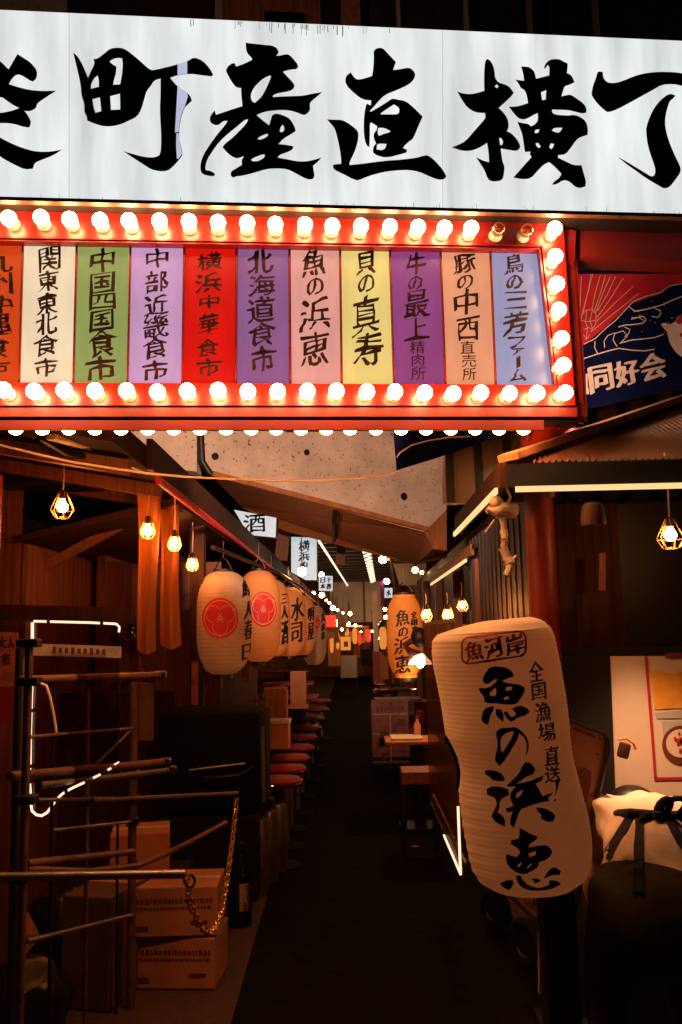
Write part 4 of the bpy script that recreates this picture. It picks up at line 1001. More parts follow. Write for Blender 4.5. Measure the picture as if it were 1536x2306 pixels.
# LED edged clear sign on the rack
LD = thing('illuminated_sign', 'clear sign board with a bent glowing outline hung on the pipe rack', 'sign', tuple(P(70, 1840, 3.35)))
Y = 3.35
def run(pts, r, mat): return part('light_tube', MB().tube([P(u, v, Y) for u, v in pts], r, 8), mat, LD, True)
run([(268, 1424), (269, 1412), (262, 1405), (200, 1402), (76, 1399)], .0045, 'ledpink')
run([(73, 1402), (73, 1446)], .006, 'ledpink')
run([(72, 1545), (69, 1640), (68, 1722)], .0055, 'ledpink')
run([(68, 1730), (68, 1745)], .004, 'ledpink')
run([(68, 1765), (70, 1800)], .004, 'ledpink')
run([(70, 1812), (72, 1826), (82, 1835), (94, 1837), (106, 1830), (116, 1817), (123, 1806)], .005, 'ledpink')
run([(128, 1800), (140, 1788), (160, 1776), (190, 1762)], .0045, 'ledpink')
run([(210, 1752), (226, 1744)], .004, 'ledpink')
run([(236, 1738), (250, 1730)], .004, 'ledpink')
run([(258, 1722), (268, 1716)], .003, 'ledpink')
part('clear_board', MB().prism([P(74, 1402, Y + .012), P(268, 1406, Y + .012), P(268, 1712, Y + .012), P(118, 1800, Y + .012), P(74, 1826, Y + .012)], Vector((0, .006, 0))), 'clear', LD)
part('printed_band', MB().prism([P(66, 1449, Y + .005), P(272, 1456, Y + .005), P(272, 1482, Y + .005), P(66, 1476, Y + .005)], Vector((0, .006, 0))), 'dirtywhite', LD)
m = MB()
for i in range(9): m.box(P(122 + i * 14, 1464 + i * .5, Y), (.013, .002, .02 if i % 3 else .026))
part('print', m, 'posterbrown', LD)
for u, v in ((110, 1400), (230, 1403), (70, 1600), (68, 1725), (150, 1782), (240, 1737)): part('clip', MB().box(P(u, v, Y + .002), (.014, .014, .014), None, .002), 'darkmetal', LD)
part('foot_plate', MB().bar(P(62, 1480, Y), P(62, 1540, Y), .03, .02), 'dirtywhite', LD)

# cartons
CS = Matrix.Rotation(rad(-4), 3, 'Z')
def carton(name, c, size, rot, mat, lab, marks=True, group=None, tape=True):
    R = Matrix.Rotation(rot, 3, 'Z'); c = Vector(c)
    t = thing(name, lab, 'carton', (c.x, c.y, c.z - size[2] / 2), group)
    part('body', MB().box(c, size, R, .006), mat, t)
    if tape: part('tape', MB().box(c + Vector((0, 0, size[2] / 2 + .002)), (size[0] * .98, .05, .002), R), 'dirtywhite' if mat == 'carton' else 'carton', t)
    m = MB()
    part('flap_seam', m.box(c + Vector((0, 0, size[2] / 2 + .0012)), (size[0], .004, .0015), R), 'ink', t)
    if marks:
        m = MB(); rr = random.Random(5)
        fy = -size[1] / 2 - .0015
        for row, (z, hgt) in enumerate(((.22, .022), (.08, .014))):
            x = -.4
            while x < .42:
                ww = rr.uniform(.02, .05)
                m.box(c + R @ Vector((size[0] * (x + ww / 2), fy, size[2] * z)), (size[0] * ww * .8, .002, hgt * rr.uniform(.7, 1)), R); x += ww + .012
        m.box(c + R @ Vector((-.34 * size[0], fy, -.32 * size[2])), (.07, .002, .022), R)
        m.box(c + R @ Vector((.3 * size[0], fy, -.22 * size[2])), (.08, .002, .016), R)
        part('print', m, 'posterbrown', t)
    return t
cg = 'cartons under the pipe rack'
p = G(388, 2232)
carton('carton', (p.x + .0, p.y + .16, .115), (.41, .30, .225), rad(-3), 'carton', 'printed brown carton on the ground, under another printed carton', True, cg)
carton('carton', (p.x - .01, p.y + .15, .345), (.42, .31, .22), rad(2), 'carton', 'printed brown carton stacked on top of another, chain loop in front', True, cg)
p = G(190, 2275)
carton('carton', (p.x + .06, p.y + .22, .24), (.24, .48, .47), rad(-14), 'carton2', 'tall plain dull carton standing left of the printed pair', False, cg)
q = P(320, 1950, 4.75)
CR = thing('crate', 'dark plastic crate carrying a small carton behind the rack', 'crate', (q.x, 4.75, 0))
part('body', MB().box((q.x, 4.75, (q.z - .02) / 2), (.46, .4, q.z - .02), None, .01), 'black', CR)
part('rim', MB().box((q.x, 4.75, q.z - .045), (.48, .42, .04), None, .006), 'darkmetal', CR)
carton('carton', (q.x, 4.72, q.z + .10), (.3, .3, .2), rad(12), 'carton', 'small open topped carton on the dark crate behind the rack', False, cg)
for (u, v, Y_, r, lab) in ((70, 2020, 3.7, .17, 'black rubbish bag slumped behind the front rack posts'), (150, 1905, 4.5, .2, 'black rubbish bag slumped against the stall, behind the tall dull carton')):
    q = P(u, v, Y_); m = MB().ball((q.x, Y_, r * .9), r, 28, .95)
    for vv in m.bm.verts:
        vv.co += Vector((noise.noise(vv.co * 9), noise.noise(vv.co * 9 + Vector((7, 0, 0))), noise.noise(vv.co * 9 + Vector((0, 7, 0))))) * .05
        vv.co.z = max(.005, vv.co.z)
    solo('rubbish_bag', m, 'bag', lab, 'bag', (q.x, Y_, 0), smooth=True)
p = P(60, 2120, 3.3)
solo('loose_card', MB().hull([P(58, 2150, 3.3), P(92, 2110, 3.3), P(62, 2050, 3.4), P(52, 2100, 3.35)], [P(58, 2150, 3.31), P(92, 2110, 3.31), P(62, 2050, 3.41), P(52, 2100, 3.36)]), 'carton', 'torn piece of cardboard propped beside the front rack post', 'cardboard', tuple(p))

# bottles and kegs at the end of the rack
p = G(540, 2082)
BT = thing('sake_bottle', 'big dark glass bottle with a pale upright label on the kerb', 'bottle', (p.x, p.y, 0))
part('glass', MB().lathe([(0, 0), (.066, 0), (.07, .01), (.07, .26), (.06, .3), (.03, .34), (.026, .42), (0, .42)], (p.x, p.y, 0), 24), 'bottle', BT, True)
part('cap', MB().lathe([(.03, .40), (.03, .44), (0, .445)], (p.x, p.y, 0), 16), 'darkmetal', BT)
lt = MB()
for k in range(7):
    pass
arc = [(-1.75 + k * .11) for k in range(8)]
vs = []
for z in (.09, .235):
    for a in arc: vs.append(Vector((p.x + .0715 * math.cos(a + .3), p.y + .0715 * math.sin(a + .3), z)))
lt.raw(vs, [(i, i + 1, i + 9, i + 8) for i in range(7)])
lp = part('label', lt, 'labelp', BT)
ik = Ink()
for k, ch in enumerate('千十日'): ik.char(ch, (550, 1992 + k * 20, 565, 2008 + k * 20), seed=k, bold=.6)
part('writing', ik.lay(lambda u, v: P(u, v, p.y - .073)), 'posterred', lp)
kegs = [(585, 2010, 'shiny steel canister nearest the sake bottle'), (607, 1985, 'shiny steel canister between two others in the row'), (628, 1962, 'shiny steel canister nearest the stools')]
for u, v, lab in kegs:
    q = G(u, v)
    t = thing('steel_canister', lab, 'canister', (q.x, q.y, 0), 'steel canisters beside the kerb')
    part('body', MB().lathe([(0, 0), (.06, 0), (.062, .01), (.062, .42), (.05, .45), (0, .455)], (q.x, q.y, 0), 20), 'steel', t, True)
    part('valve', MB().lathe([(.02, .45), (.02, .5), (.04, .5), (.04, .53), (0, .53)], (q.x, q.y, 0), 12), 'black', t)
# sign boards on the stall side, left of the rack
WB = thing('menu_sheet', 'worn red menu sheet on the stall wall beside the pipe rack', 'poster', tuple(P(20, 1600, 4.2)))
part('sheet', MB().prism([P(-60, 1420, 4.2), P(40, 1425, 4.2), P(38, 1545, 4.2), P(-60, 1545, 4.2)], Vector((0, .01, 0))), 'menu', WB)
part('lower_sheet', MB().prism([P(-60, 1550, 4.2), P(38, 1550, 4.2), P(36, 1625, 4.2), P(-60, 1625, 4.2)], Vector((0, .01, 0))), 'darkred', WB)
ik = Ink()
for k, ch in enumerate('大人'): ik.char(ch, (-2 + k * 18, 1434, 14 + k * 18, 1460), seed=k, bold=.6)
ik.char('市', (2, 1470, 24, 1500), bold=.6)
part('writing', ik.lay(lambda u, v: P(u, v, 4.197)), 'posterbrown', WB)
# tall pale things behind the first lantern
for u, lab in ((441, 'narrow reddish menu strip hanging under the first lantern'),):
    solo('menu_strip', MB().prism([P(432, 1490, 6.1), P(446, 1490, 6.1), P(446, 1588, 6.1), P(430, 1588, 6.1)], Vector((0, .01, 0))), 'menu', lab, 'menu', tuple(P(438, 1588, 6.1)))

# ================================================================== RIGHT STALL
ZE = 2.225; X0 = .62; YF = 3.42
RS = thing('food_stall', 'dark food stall under a brown corrugated hipped awning by the red post', 'stall', (1.6, 4.2, 0))
# corrugated roof slope
m = MB(); n = 104; vs = []; fs = []
hipx = lambda t: X0 + .03 + t * 1.03          # where the hip line runs, t from eave to ridge
YR, ZR = YF + .92, ZE + .04 + .47
XE = 3.4
for i in range(n * 4 + 1):
    s = i / (n * 4); x = X0 + .03 + (XE - X0) * s
    tmax = min(1, max(0, (x - X0 - .03) / 1.03))
    h = .0095 * math.sin(i * math.pi / 2)
    for t in (0, tmax):
        vs.append(Vector((x, YF + .92 * t, ZE + .05 + .47 * t + h)))
for i in range(n * 4): fs.append((2 * i, 2 * i + 2, 2 * i + 3, 2 * i + 1))
m.raw(vs, fs)
part('corrugated_roof', m, 'roofing', RS)
ha = Vector((X0 + .0, YF - .02, ZE + .07)); hb = Vector((X0 + .03 + 1.06, YF + .95, ZE + .56))
part('hip_flashing', MB().bar(ha, hb, .10, .03).bar(hb, (XE, YF + .95, ZE + .56), .1, .03), 'board', RS)
part('side_roof', MB().hull([(X0, YF + .02, ZE + .045), (hb.x, hb.y, hb.z - .03), (hb.x, 5.0, hb.z - .03), (X0, 5.0, ZE + .045)], [(X0, YF + .02, ZE + .06), (hb.x, hb.y, hb.z - .015), (hb.x, 5.0, hb.z - .015), (X0, 5.0, ZE + .06)]), 'darkwood', RS)
part('front_fascia', MB().bar((X0 - .01, YF - .02, ZE - .005), (XE, YF - .02, ZE - .005), .03, .095), 'black', RS)
part('side_fascia', MB().bar((X0 - .02, YF - .01, ZE + .0), (X0 - .02, 5.02, ZE + .0), .03, .10), 'darkwood', RS)
part('led_strip', MB().bar((X0 + .02, YF - .045, ZE - .065), (XE, YF - .045, ZE - .065), .012, .022), 'led', RS)
part('led_strip', MB().bar((X0 - .045, YF + .02, ZE - .058), (X0 - .045, 4.98, ZE - .058), .012, .024), 'led', RS)
part('eave_bracket', MB().bar((X0 + .02, 3.6, ZE - .12), (X0 + .02, 3.6, ZE + .02), .05, .05), 'lightwood', RS)
part('eave_bracket', MB().bar((X0 + .02, 4.85, ZE - .16), (X0 + .02, 4.85, ZE + .02), .06, .06), 'woody', RS)
part('back_wall', MB().box((2.35, 4.15, 1.1), (2.3, .06, 2.2)), 'black', RS)
m = MB()
for i in range(8):
    m.box((P(1246 + i * 20, 1300, 4.1).x, 4.09, 1.1), (.04, .03, 2.2))
part('plank_screen', m, 'darkwood', RS)
a = P(1308, 1336, 3.85); b = P(1366, 1336, 3.85)
part('wood_pillar', MB().box(((a.x + b.x) / 2, 3.88, a.z / 2), (b.x - a.x, .1, a.z)), 'darkwood', RS)
a = P(1352, 1256, 3.9)
part('orange_notice', MB().prism([P(1350, 1245, 3.9), P(1364, 1245, 3.9), P(1364, 1330, 3.9), P(1348, 1330, 3.9)], Vector((0, .01, 0))), 'wood', RS)
part('counter_front', MB().box((P(1640, 1700, 3.74).x, 3.82, .76), (1.5, .12, 1.52)), 'black', RS)
part('cup_light', MB().lathe([(.03, .07), (.033, .04), (.025, 0), (0, 0)], P(1236, 1120, 3.6), 14), 'woody', RS, True)
part('spot_light', MB().lathe([(.03, .07), (.045, .05), (.05, -.02), (0, -.02)], P(1336, 1172, 3.38), 16), 'darkwood', RS, True)
sp_ = P(1340, 1186, 3.37)
l_ = bpy.data.lights.new('added_counter_spot', 'SPOT'); l_.energy = 130; l_.color = (1, .5, .25); l_.spot_size = rad(62); l_.spot_blend = .9; l_.shadow_soft_size = .03  # spot added in the unlit fixture to brighten poster and person
q_ = bpy.data.objects.new('added_counter_spot', l_); col.objects.link(q_); q_.parent = RS; q_.location = sp_ + Vector((0, -.01, -.03)) - RS.location
q_.rotation_euler = (P(1530, 1760, 3.45) - sp_).to_track_quat('-Z', 'Y').to_euler()
# upper cladding wall of the building behind
UW = thing('metal_clad_wall', 'ribbed grey metal cladding wall above the corrugated awning, behind the flag', 'wall', (1.9, 4.95, 2.3))
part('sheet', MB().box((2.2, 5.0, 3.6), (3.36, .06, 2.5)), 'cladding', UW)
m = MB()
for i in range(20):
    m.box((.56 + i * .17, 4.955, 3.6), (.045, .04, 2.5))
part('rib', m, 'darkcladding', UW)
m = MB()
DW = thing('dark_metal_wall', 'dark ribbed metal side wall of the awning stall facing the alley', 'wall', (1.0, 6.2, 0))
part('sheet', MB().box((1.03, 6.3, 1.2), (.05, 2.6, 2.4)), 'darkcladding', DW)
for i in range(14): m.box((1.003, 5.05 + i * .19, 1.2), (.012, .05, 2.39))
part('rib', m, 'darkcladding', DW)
# second eave further in
E2 = thing('inner_awning', 'second awning further up the alley edged by a warm lit strip', 'awning', (1.0, 9, 2.2))
part('roof', MB().hull([(.95, 7.0, 2.27), (2.2, 7.0, 2.8), (2.2, 11, 2.8), (.95, 11, 2.27)], [(.95, 7.0, 2.31), (2.2, 7.0, 2.84), (2.2, 11, 2.84), (.95, 11, 2.31)]), 'darkwood', E2)
part('fascia', MB().bar((.95, 7.0, 2.27), (.95, 11, 2.27), .03, .09), 'woody', E2)
part('led_strip', MB().bar((.93, 7.25, 2.205), (.93, 10.8, 2.205), .014, .026), 'led', E2)
part('post', MB().box((1.02, 7.1, 1.1), (.09, .09, 2.2)), 'wood', E2)

# corner ornament: fishing float with dangling dried strip
p = P(1133, 1148, 3.55)
HO = thing('hanging_float', 'dirty white fishing float with a ragged strip dangling under the awning corner', 'ornament', (p.x, 3.55, p.z))
m = MB().ball(p, .07, 18, .45); 
for v in m.bm.verts: v.co += Vector((noise.noise(v.co * 22), noise.noise(v.co * 22 + Vector((5, 0, 0))), noise.noise(v.co * 22 + Vector((0, 9, 0))))) * .018
part('float', m, 'dirtywhite', HO, True)
part('knob', MB().ball(P(1118, 1132, 3.52), .03, 12), 'dirtywhite', HO, True)
part('cord', MB().tube([P(1140, 1098, 3.55), P(1150, 1120, 3.55), P(1134, 1146, 3.55)], .006, 6), 'rope', HO)
pts = [P(1130, 1165, 3.53), P(1134, 1195, 3.54), P(1136, 1215, 3.53), P(1132, 1232, 3.54), P(1142, 1262, 3.54), P(1150, 1272, 3.53), P(1140, 1296, 3.53)]
m = MB()
for a, b, r in zip(pts, pts[1:], (.014, .017, .016, .02, .026, .018)): m.tube([a, a.lerp(b, .5) + Vector((.004, 0, 0)), b], r, 8, r2=r * .8)
m.tube([P(1148, 1268, 3.53), P(1163, 1250, 3.53)], .012, 6, r2=.004)
m.tube([P(1113, 1170, 3.5), P(1092, 1200, 3.5)], .003, 5)
part('dangling_strip', m, 'dirtywhite', HO, True)
# chrome beacon above the awning
p = P(1300, 965, 4.0)
CL = thing('chrome_spotlight', 'round chrome spotlight sitting above the awning flashing beside the marquee', 'lamp', (p.x, 4.0, p.z))
part('dome', MB().ball(p, .055, 20), 'chrome', CL, True)
part('visor', MB().lathe([(.058, -.01), (.066, -.04), (.05, -.06), (0, -.06)], p, 20), 'darkred', CL, True)
part('stem', MB().tube([p + Vector((0, 0, -.05)), p + Vector((0, .03, -.35))], .015, 8), 'darkmetal', CL)

# fishing flag
FY = 4.45
FP = lambda u, v: P(u, v, FY)
FG = thing('fishing_flag', 'dark navy festival fishing flag with red fan and pale lettering behind the marquee', 'flag', tuple(P(1400, 900, FY)))
def flagz(u, v):
    return P(u, v, FY + .03 * math.sin(u * .021) + .02 * math.sin(v * .03 + u * .01))
vs = []; fs = []; nu, nv = 40, 20
def bl(u):
    pp = [(893, 1062), (1040, 1009), (1326, 917), (1536, 880), (1640, 862)]
    for (a, b), (c, d) in zip(pp, pp[1:]):
        if u <= c: break
    return b + (d - b) * (u - a) / (c - a) + 3 * math.sin(u * .02)
for i in range(nu + 1):
    s = i / nu
    for j in range(nv + 1):
        t = j / nv
        ut = 850 + (1700 - 850) * s; vt = 560
        ub = 893 + (1640 - 893) * s; vb = bl(ub)
        vs.append(flagz(ut + (ub - ut) * t, vt + (vb - vt) * t))
for i in range(nu):
    for j in range(nv):
        a = i * (nv + 1) + j; fs.append((a, a + 1, a + nv + 2, a + nv + 1))
m = MB().raw(vs, fs)
tree = tree_of(m.bm)
part('cloth', m, 'navy', FG, True)
fc = bvh_cast(tree, .004); fc2 = bvh_cast(tree, .008); fc3 = bvh_cast(tree, .012)
ZF = ((1220, 480), 1104 / 316)
z2 = lambda x, y: (1220 + x / ZF[1], 480 + y / ZF[1])
ik = Ink(); ik.trace([[(200, 480), (900, 480), (1200, 480), (1200, 540), (1000, 575), (930, 640), (860, 660), (700, 720), (640, 770), (500, 900), (330, 1035), (200, 1100)]], ZF[0], ZF[1], 0)
part('red_field', ik.lay(fc, 20), 'clothred', FG)
ik = Ink()
ik.line([z2(*q) for q in [(330, 1035), (420, 990), (500, 915), (580, 850), (650, 775), (720, 700), (800, 665), (930, 630), (1000, 580), (1110, 560)]], 1.8)
for q in ([(260, 1000), (330, 770), (400, 480)], [(300, 1010), (300, 760), (310, 500)], [(320, 800), (370, 600), (385, 480)], [(395, 770), (420, 640), (460, 490)], [(425, 790), (480, 640), (540, 500)], [(435, 830), (540, 680), (640, 515)], [(430, 860), (600, 690), (720, 580)], [(400, 930), (560, 800), (760, 640)], [(440, 775), (520, 640), (580, 500)], [(410, 790), (470, 610), (500, 490)]):
    ik.line([z2(*k) for k in q], 1.1)
for q in ([(310, 810), (350, 770), (400, 765), (430, 800), (425, 880), (385, 940)], [(310, 850), (350, 860), (420, 850)], [(330, 920), (370, 905), (400, 920)], [(330, 960), (350, 1000), (380, 960)], [(355, 775), (345, 860), (360, 910), (350, 1000)], [(400, 770), (380, 850), (400, 910)]):
    ik.line([z2(*k) for k in q], 1.0)
part('fan_lines', ik.lay(fc2, 14), 'clothwhite', FG)
ik = Ink()
for q, wq in (([(330, 1145), (420, 1115), (520, 1085), (600, 1065), (720, 1080), (800, 1085), (880, 1072)], 2.2), ([(610, 1025), (700, 1000), (800, 990), (880, 980), (950, 955)], 2.2), ([(600, 900), (650, 885), (720, 880), (790, 870), (815, 845), (800, 820), (760, 812)], 2), ([(720, 780), (800, 765), (880, 745), (950, 725), (1010, 695), (1104, 660)], 2.4), ([(880, 750), (925, 770), (930, 800), (905, 825), (860, 815)], 2), ([(420, 1010), (415, 1060), (440, 1105)], 1.8), ([(495, 1060), (490, 1010), (520, 965), (575, 945), (560, 1000), (590, 1050)], 1.8), ([(575, 950), (640, 930), (670, 970), (620, 1020)], 1.8), ([(650, 900), (690, 920), (680, 950), (650, 975)], 1.8), ([(680, 740), (720, 770), (760, 780)], 1.8), ([(700, 840), (760, 825), (800, 850)], 1.6), ([(700, 830), (780, 820)], 1.5)):
    ik.line([z2(*k) for k in q], wq)
ik.line([(868, 990), (880, 978), (892, 968), (915, 958)], 3)
ik.line([(885, 1042), (900, 1020), (925, 1004), (960, 994), (1010, 986), (1060, 984)], 3)
rr = random.Random(3)
for k in range(16): c = z2(rr.uniform(780, 1060), rr.uniform(690, 980)); ik.disc(c, .9, .9, 6)
part('wave_pattern', ik.lay(fc2, 14), 'clothwhite', FG)
ik = Ink()
for ch, bx_, t in (('同', (1328, 822, 1378, 882), -.12), ('好', (1386, 812, 1436, 868), -.14), ('会', (1442, 796, 1496, 856), -.16)):
    ik.char(ch, bx_, tilt=t, brush=.04, seed=3, bold=2.6)
ik.trace([[(345, 1265), (362, 1265), (360, 1360), (375, 1400), (372, 1428), (350, 1430)]], ZF[0], ZF[1], 1)
part('lettering', ik.lay(fc2, 12), 'clothwhite', FG)
ik = Ink()
ik.trace([[(930, 875), (960, 862), (1000, 880), (1040, 860), (1060, 820), (1104, 800), (1180, 820), (1180, 1140), (1104, 1140), (1060, 1110), (1020, 1060), (990, 1000), (985, 940), (950, 905)]], ZF[0], ZF[1], 2)
part('fish_head', ik.lay(fc2, 14), 'clothwhite', FG)
ik = Ink(); ik.trace([[(1040, 855), (1070, 815), (1104, 795), (1104, 860), (1070, 880)]], ZF[0], ZF[1], 1)
ik.disc(z2(1090, 960), 4, 5, 14)
part('fish_marking', ik.lay(fc3, 14), 'clothred', FG)

# ------------------------------------------------------------------ big worn lantern on its post
LY = 2.9
ZL = ((930, 1370), 1536 / 470)
zl = lambda x, y: (930 + x / ZL[1], 1370 + y / ZL[1])
rings = [((520, 95), (860, 62)), ((380, 128), (925, 78)), ((280, 160), (965, 100)), ((180, 195), (1008, 145)), ((142, 240), (1035, 210)), ((138, 330), (1055, 300)), ((150, 430), (1075, 400)), ((180, 560), (1097, 540)), ((206, 700), (1122, 680)), ((225, 830), (1138, 815)), ((243, 940), (1147, 930)), ((285, 1050), (1160, 1035)), ((318, 1150), (1180, 1135)), ((334, 1250), (1205, 1230)), ((338, 1350), (1228, 1320)), ((348, 1450), (1252, 1410)), ((368, 1590), (1284, 1530)), ((395, 1750), (1302, 1670)), ((415, 1850), (1305, 1780)), ((440, 1930), (1300, 1865)), ((490, 2010), (1265, 1960)), ((580, 2060), (1180, 2030)), ((720, 2092), (1000, 2080))]
pl = P(1200, 2005, LY)
BL = thing('big_paper_lantern', 'big slumped white paper lantern with red seal and black brush writing on a dark post', 'lantern', (pl.x, LY, pl.z))
# resample rings
RG = []
for (l0, r0_), (l1, r1_) in zip(rings, rings[1:]):
    seg = max(2, int(abs(l1[1] + r1_[1] - l0[1] - r0_[1]) / 2 / 11))
    for k in range(seg):
        t = k / seg
        RG.append(((l0[0] + (l1[0] - l0[0]) * t, l0[1] + (l1[1] - l0[1]) * t), (r0_[0] + (r1_[0] - r0_[0]) * t, r0_[1] + (r1_[1] - r0_[1]) * t)))
RG.append(rings[-1])
m = MB(); loops = []; nn = 56
for k, (l, r) in enumerate(RG):
    a = P(*zl(*l), LY); b = P(*zl(*r), LY)
    c = (a + b) / 2; ex = (b - a) / 2; R = ex.length; R2 = R * .93
    lp = []
    for j in range(nn):
        th = 2 * math.pi * j / nn
        wob = 1 + .0042 * math.sin(k * math.pi / 1.5) +   .005 * noise.noise((math.cos(th) * 2, math.sin(th) * 2, k * .06))
        if l[1] > 1350: wob += .006 * math.sin(k * .9 + 2.2 * math.cos(th - 1)) * max(0, math.cos(th - 3.6))
        pnt = c + ex * math.cos(th) * wob + Vector((0, -1, 0)) * math.sin(th) * R2 * wob
        lp.append(pnt)
    loops.append(lp)
vsl = [p for lp in loops for p in lp]; fsl = []
for k in range(len(loops) - 1):
    for j in range(nn):
        fsl.append((k * nn + j, k * nn + (j + 1) % nn, (k + 1) * nn + (j + 1) % nn, (k + 1) * nn + j))
m.raw(vsl, fsl)
m.raw(loops[0], [tuple(range(nn))]); m.raw(loops[-1], [tuple(range(nn))])
bmesh.ops.remove_doubles(m.bm, verts=m.bm.verts, dist=1e-5)
tree = tree_of(m.bm)
part('paper_shade', m, 'paperbig', BL, True)
lc = bvh_cast(tree, .003)
tz = lambda ik, pl_, it=1: ik.trace(pl_, ZL[0], ZL[1], it)
ik = Ink()
tz(ik, [[(580, 425), (650, 428), (705, 445), (738, 478), (738, 500), (705, 512), (655, 535), (700, 552), (790, 560), (822, 590), (815, 625), (785, 670), (765, 705), (690, 710), (620, 700), (570, 700), (530, 690), (525, 650), (500, 620), (485, 590), (500, 585), (545, 590), (600, 555), (620, 520), (595, 525), (560, 555), (530, 555), (512, 530), (525, 490), (550, 450)],
        [(565, 620), (610, 582), (615, 620), (605, 645), (570, 640)], [(680, 582), (730, 575), (725, 600), (682, 605)], [(665, 662), (700, 642), (708, 665), (672, 676)]])
tz(ik, [[(530, 735), (590, 715), (600, 735), (570, 790), (555, 855), (530, 850), (505, 825), (510, 780)]])
tz(ik, [[(610, 740), (650, 745), (670, 790), (665, 835), (635, 815), (610, 780)]])
tz(ik, [[(665, 765), (690, 755), (710, 790), (735, 800), (760, 775), (730, 740), (780, 710), (830, 725), (860, 760), (830, 785), (770, 805), (720, 835), (690, 810)]])
part('writing', ik.lay(lc, 9), 'ink', BL)
ik = Ink()
tz(ik, [[(615, 900), (650, 880), (720, 880), (745, 870), (790, 895), (835, 945), (852, 1000), (845, 1050), (825, 1090), (835, 1040), (835, 990), (810, 940), (780, 920), (770, 960), (740, 1010), (700, 1080), (665, 1130), (640, 1158), (610, 1130), (605, 1090), (620, 1040), (625, 980), (612, 930)], [(655, 935), (700, 910), (740, 905), (735, 935), (700, 1000), (660, 1060), (650, 1050), (645, 990)]])
part('writing', ik.lay(lc, 9), 'ink', BL)
ik = Ink()
tz(ik, [[(530, 1200), (560, 1185), (620, 1195), (660, 1220), (680, 1260), (660, 1275), (590, 1265), (570, 1240), (540, 1225)]])
tz(ik, [[(545, 1330), (580, 1310), (640, 1310), (700, 1330), (710, 1370), (670, 1390), (640, 1420), (640, 1470), (625, 1500), (660, 1520), (680, 1560), (680, 1605), (640, 1590), (600, 1560), (580, 1530), (590, 1500), (610, 1470), (620, 1420), (600, 1390), (550, 1370)]])
tz(ik, [[(690, 1305), (740, 1260), (790, 1200), (800, 1160), (830, 1130), (870, 1140), (900, 1180), (890, 1215), (830, 1240), (760, 1290), (830, 1280), (920, 1245), (960, 1230), (945, 1270), (900, 1290), (925, 1330), (950, 1380), (1030, 1355), (990, 1395), (1000, 1415), (900, 1440), (830, 1460), (790, 1480), (760, 1560), (745, 1615), (715, 1590), (720, 1540), (735, 1490), (700, 1500), (680, 1475), (740, 1450), (715, 1400), (720, 1350), (760, 1310), (710, 1315)], [(762, 1398), (800, 1370), (810, 1332), (772, 1350), (757, 1378)]])
tz(ik, [[(905, 1465), (960, 1470), (1020, 1495), (1045, 1530), (1030, 1565), (985, 1570), (940, 1545), (945, 1520), (915, 1490)]])
part('writing', ik.lay(lc, 9), 'ink', BL)
ik = Ink()
tz(ik, [[(785, 1615), (830, 1640), (915, 1680), (910, 1700), (860, 1730), (850, 1760), (920, 1745), (980, 1740), (1020, 1775), (1020, 1810), (980, 1850), (930, 1865), (920, 1900), (880, 1930), (820, 1955), (760, 1940), (740, 1925), (700, 1890), (685, 1840), (690, 1805), (730, 1820), (760, 1830), (790, 1800), (780, 1770), (720, 1730), (725, 1705), (780, 1690), (785, 1650)], [(850, 1800), (905, 1785), (900, 1815), (855, 1830)], [(770, 1890), (800, 1860), (795, 1890), (775, 1905)], [(840, 1900), (880, 1870), (870, 1890), (845, 1910)]])
for q in ([(640, 2020), (700, 1995), (740, 2000), (740, 2030), (710, 2070), (670, 2050)], [(760, 1965), (790, 1960), (810, 2000), (860, 2040), (930, 2056), (1000, 2030), (1000, 2000), (1060, 2000), (1085, 2025), (1020, 2062), (920, 2076), (840, 2068), (790, 2040), (765, 2000)], [(870, 1985), (920, 1980), (940, 2005), (900, 2020)], [(960, 1985), (1000, 1920), (1040, 1900), (1085, 1930), (1075, 1960), (1020, 1960)]):
    tz(ik, [q])
part('writing', ik.lay(lc, 9), 'ink', BL)
ik = Ink()
for k, (ch, bx_) in enumerate((('全', (850, 395, 955, 535)), ('国', (872, 545, 972, 668)), ('漁', (896, 690, 1008, 832)), ('場', (918, 845, 1042, 975)), ('直', (966, 1010, 1068, 1150)), ('送', (968, 1160, 1080, 1278)))):
    q0 = zl(bx_[0], bx_[1]); q1 = zl(bx_[2], bx_[3])
    ik.char(ch, (q0[0], q0[1], q1[0], q1[1]), tilt=-.06, brush=.06, seed=k, bold=.9)
tz(ik, [[(1040, 1265), (1075, 1250), (1070, 1300), (1055, 1350), (1040, 1380), (1050, 1320)]]); tz(ik, [[(1036, 1405), (1050, 1400), (1050, 1418), (1038, 1420)]])
part('side_writing', ik.lay(lc, 9), 'ink', BL)
ik = Ink()
ol = []
for a0, cx, cy in ((0, 790, 218), (1, 790, 300), (2, 400, 362), (3, 400, 258)):
    cx2 = cx; 
corners = [((775, 225), -90), ((775, 300), 0), ((415, 355), 90), ((415, 270), 180)]
R = 52
for (cx, cy), a in corners:
    for s in range(7):
        th = rad(a + s * 15 - 8); ol.append(zl(cx + R * math.cos(th), cy + R * math.sin(th)))
ik.line(ol, 4.6, True)
for k, (ch, bx_) in enumerate((('魚', (385, 240, 515, 385)), ('河', (530, 215, 660, 360)), ('岸', (680, 195, 815, 340)))):
    q0 = zl(bx_[0], bx_[1]); q1 = zl(bx_[2], bx_[3]); ik.char(ch, (q0[0], q0[1], q1[0], q1[1]), tilt=-.16, brush=.06, seed=k + 4, bold=1.7)
part('red_seal', ik.lay(lc, 9), 'redink', BL)
m = MB()
m.tube([P(*zl(*q), LY - .24) for q in ((235, 940), (280, 1020), (318, 1110), (338, 1210), (330, 1300), (318, 1335))], .006, 6)
part('support_wire', m, 'darkmetal', BL, True)
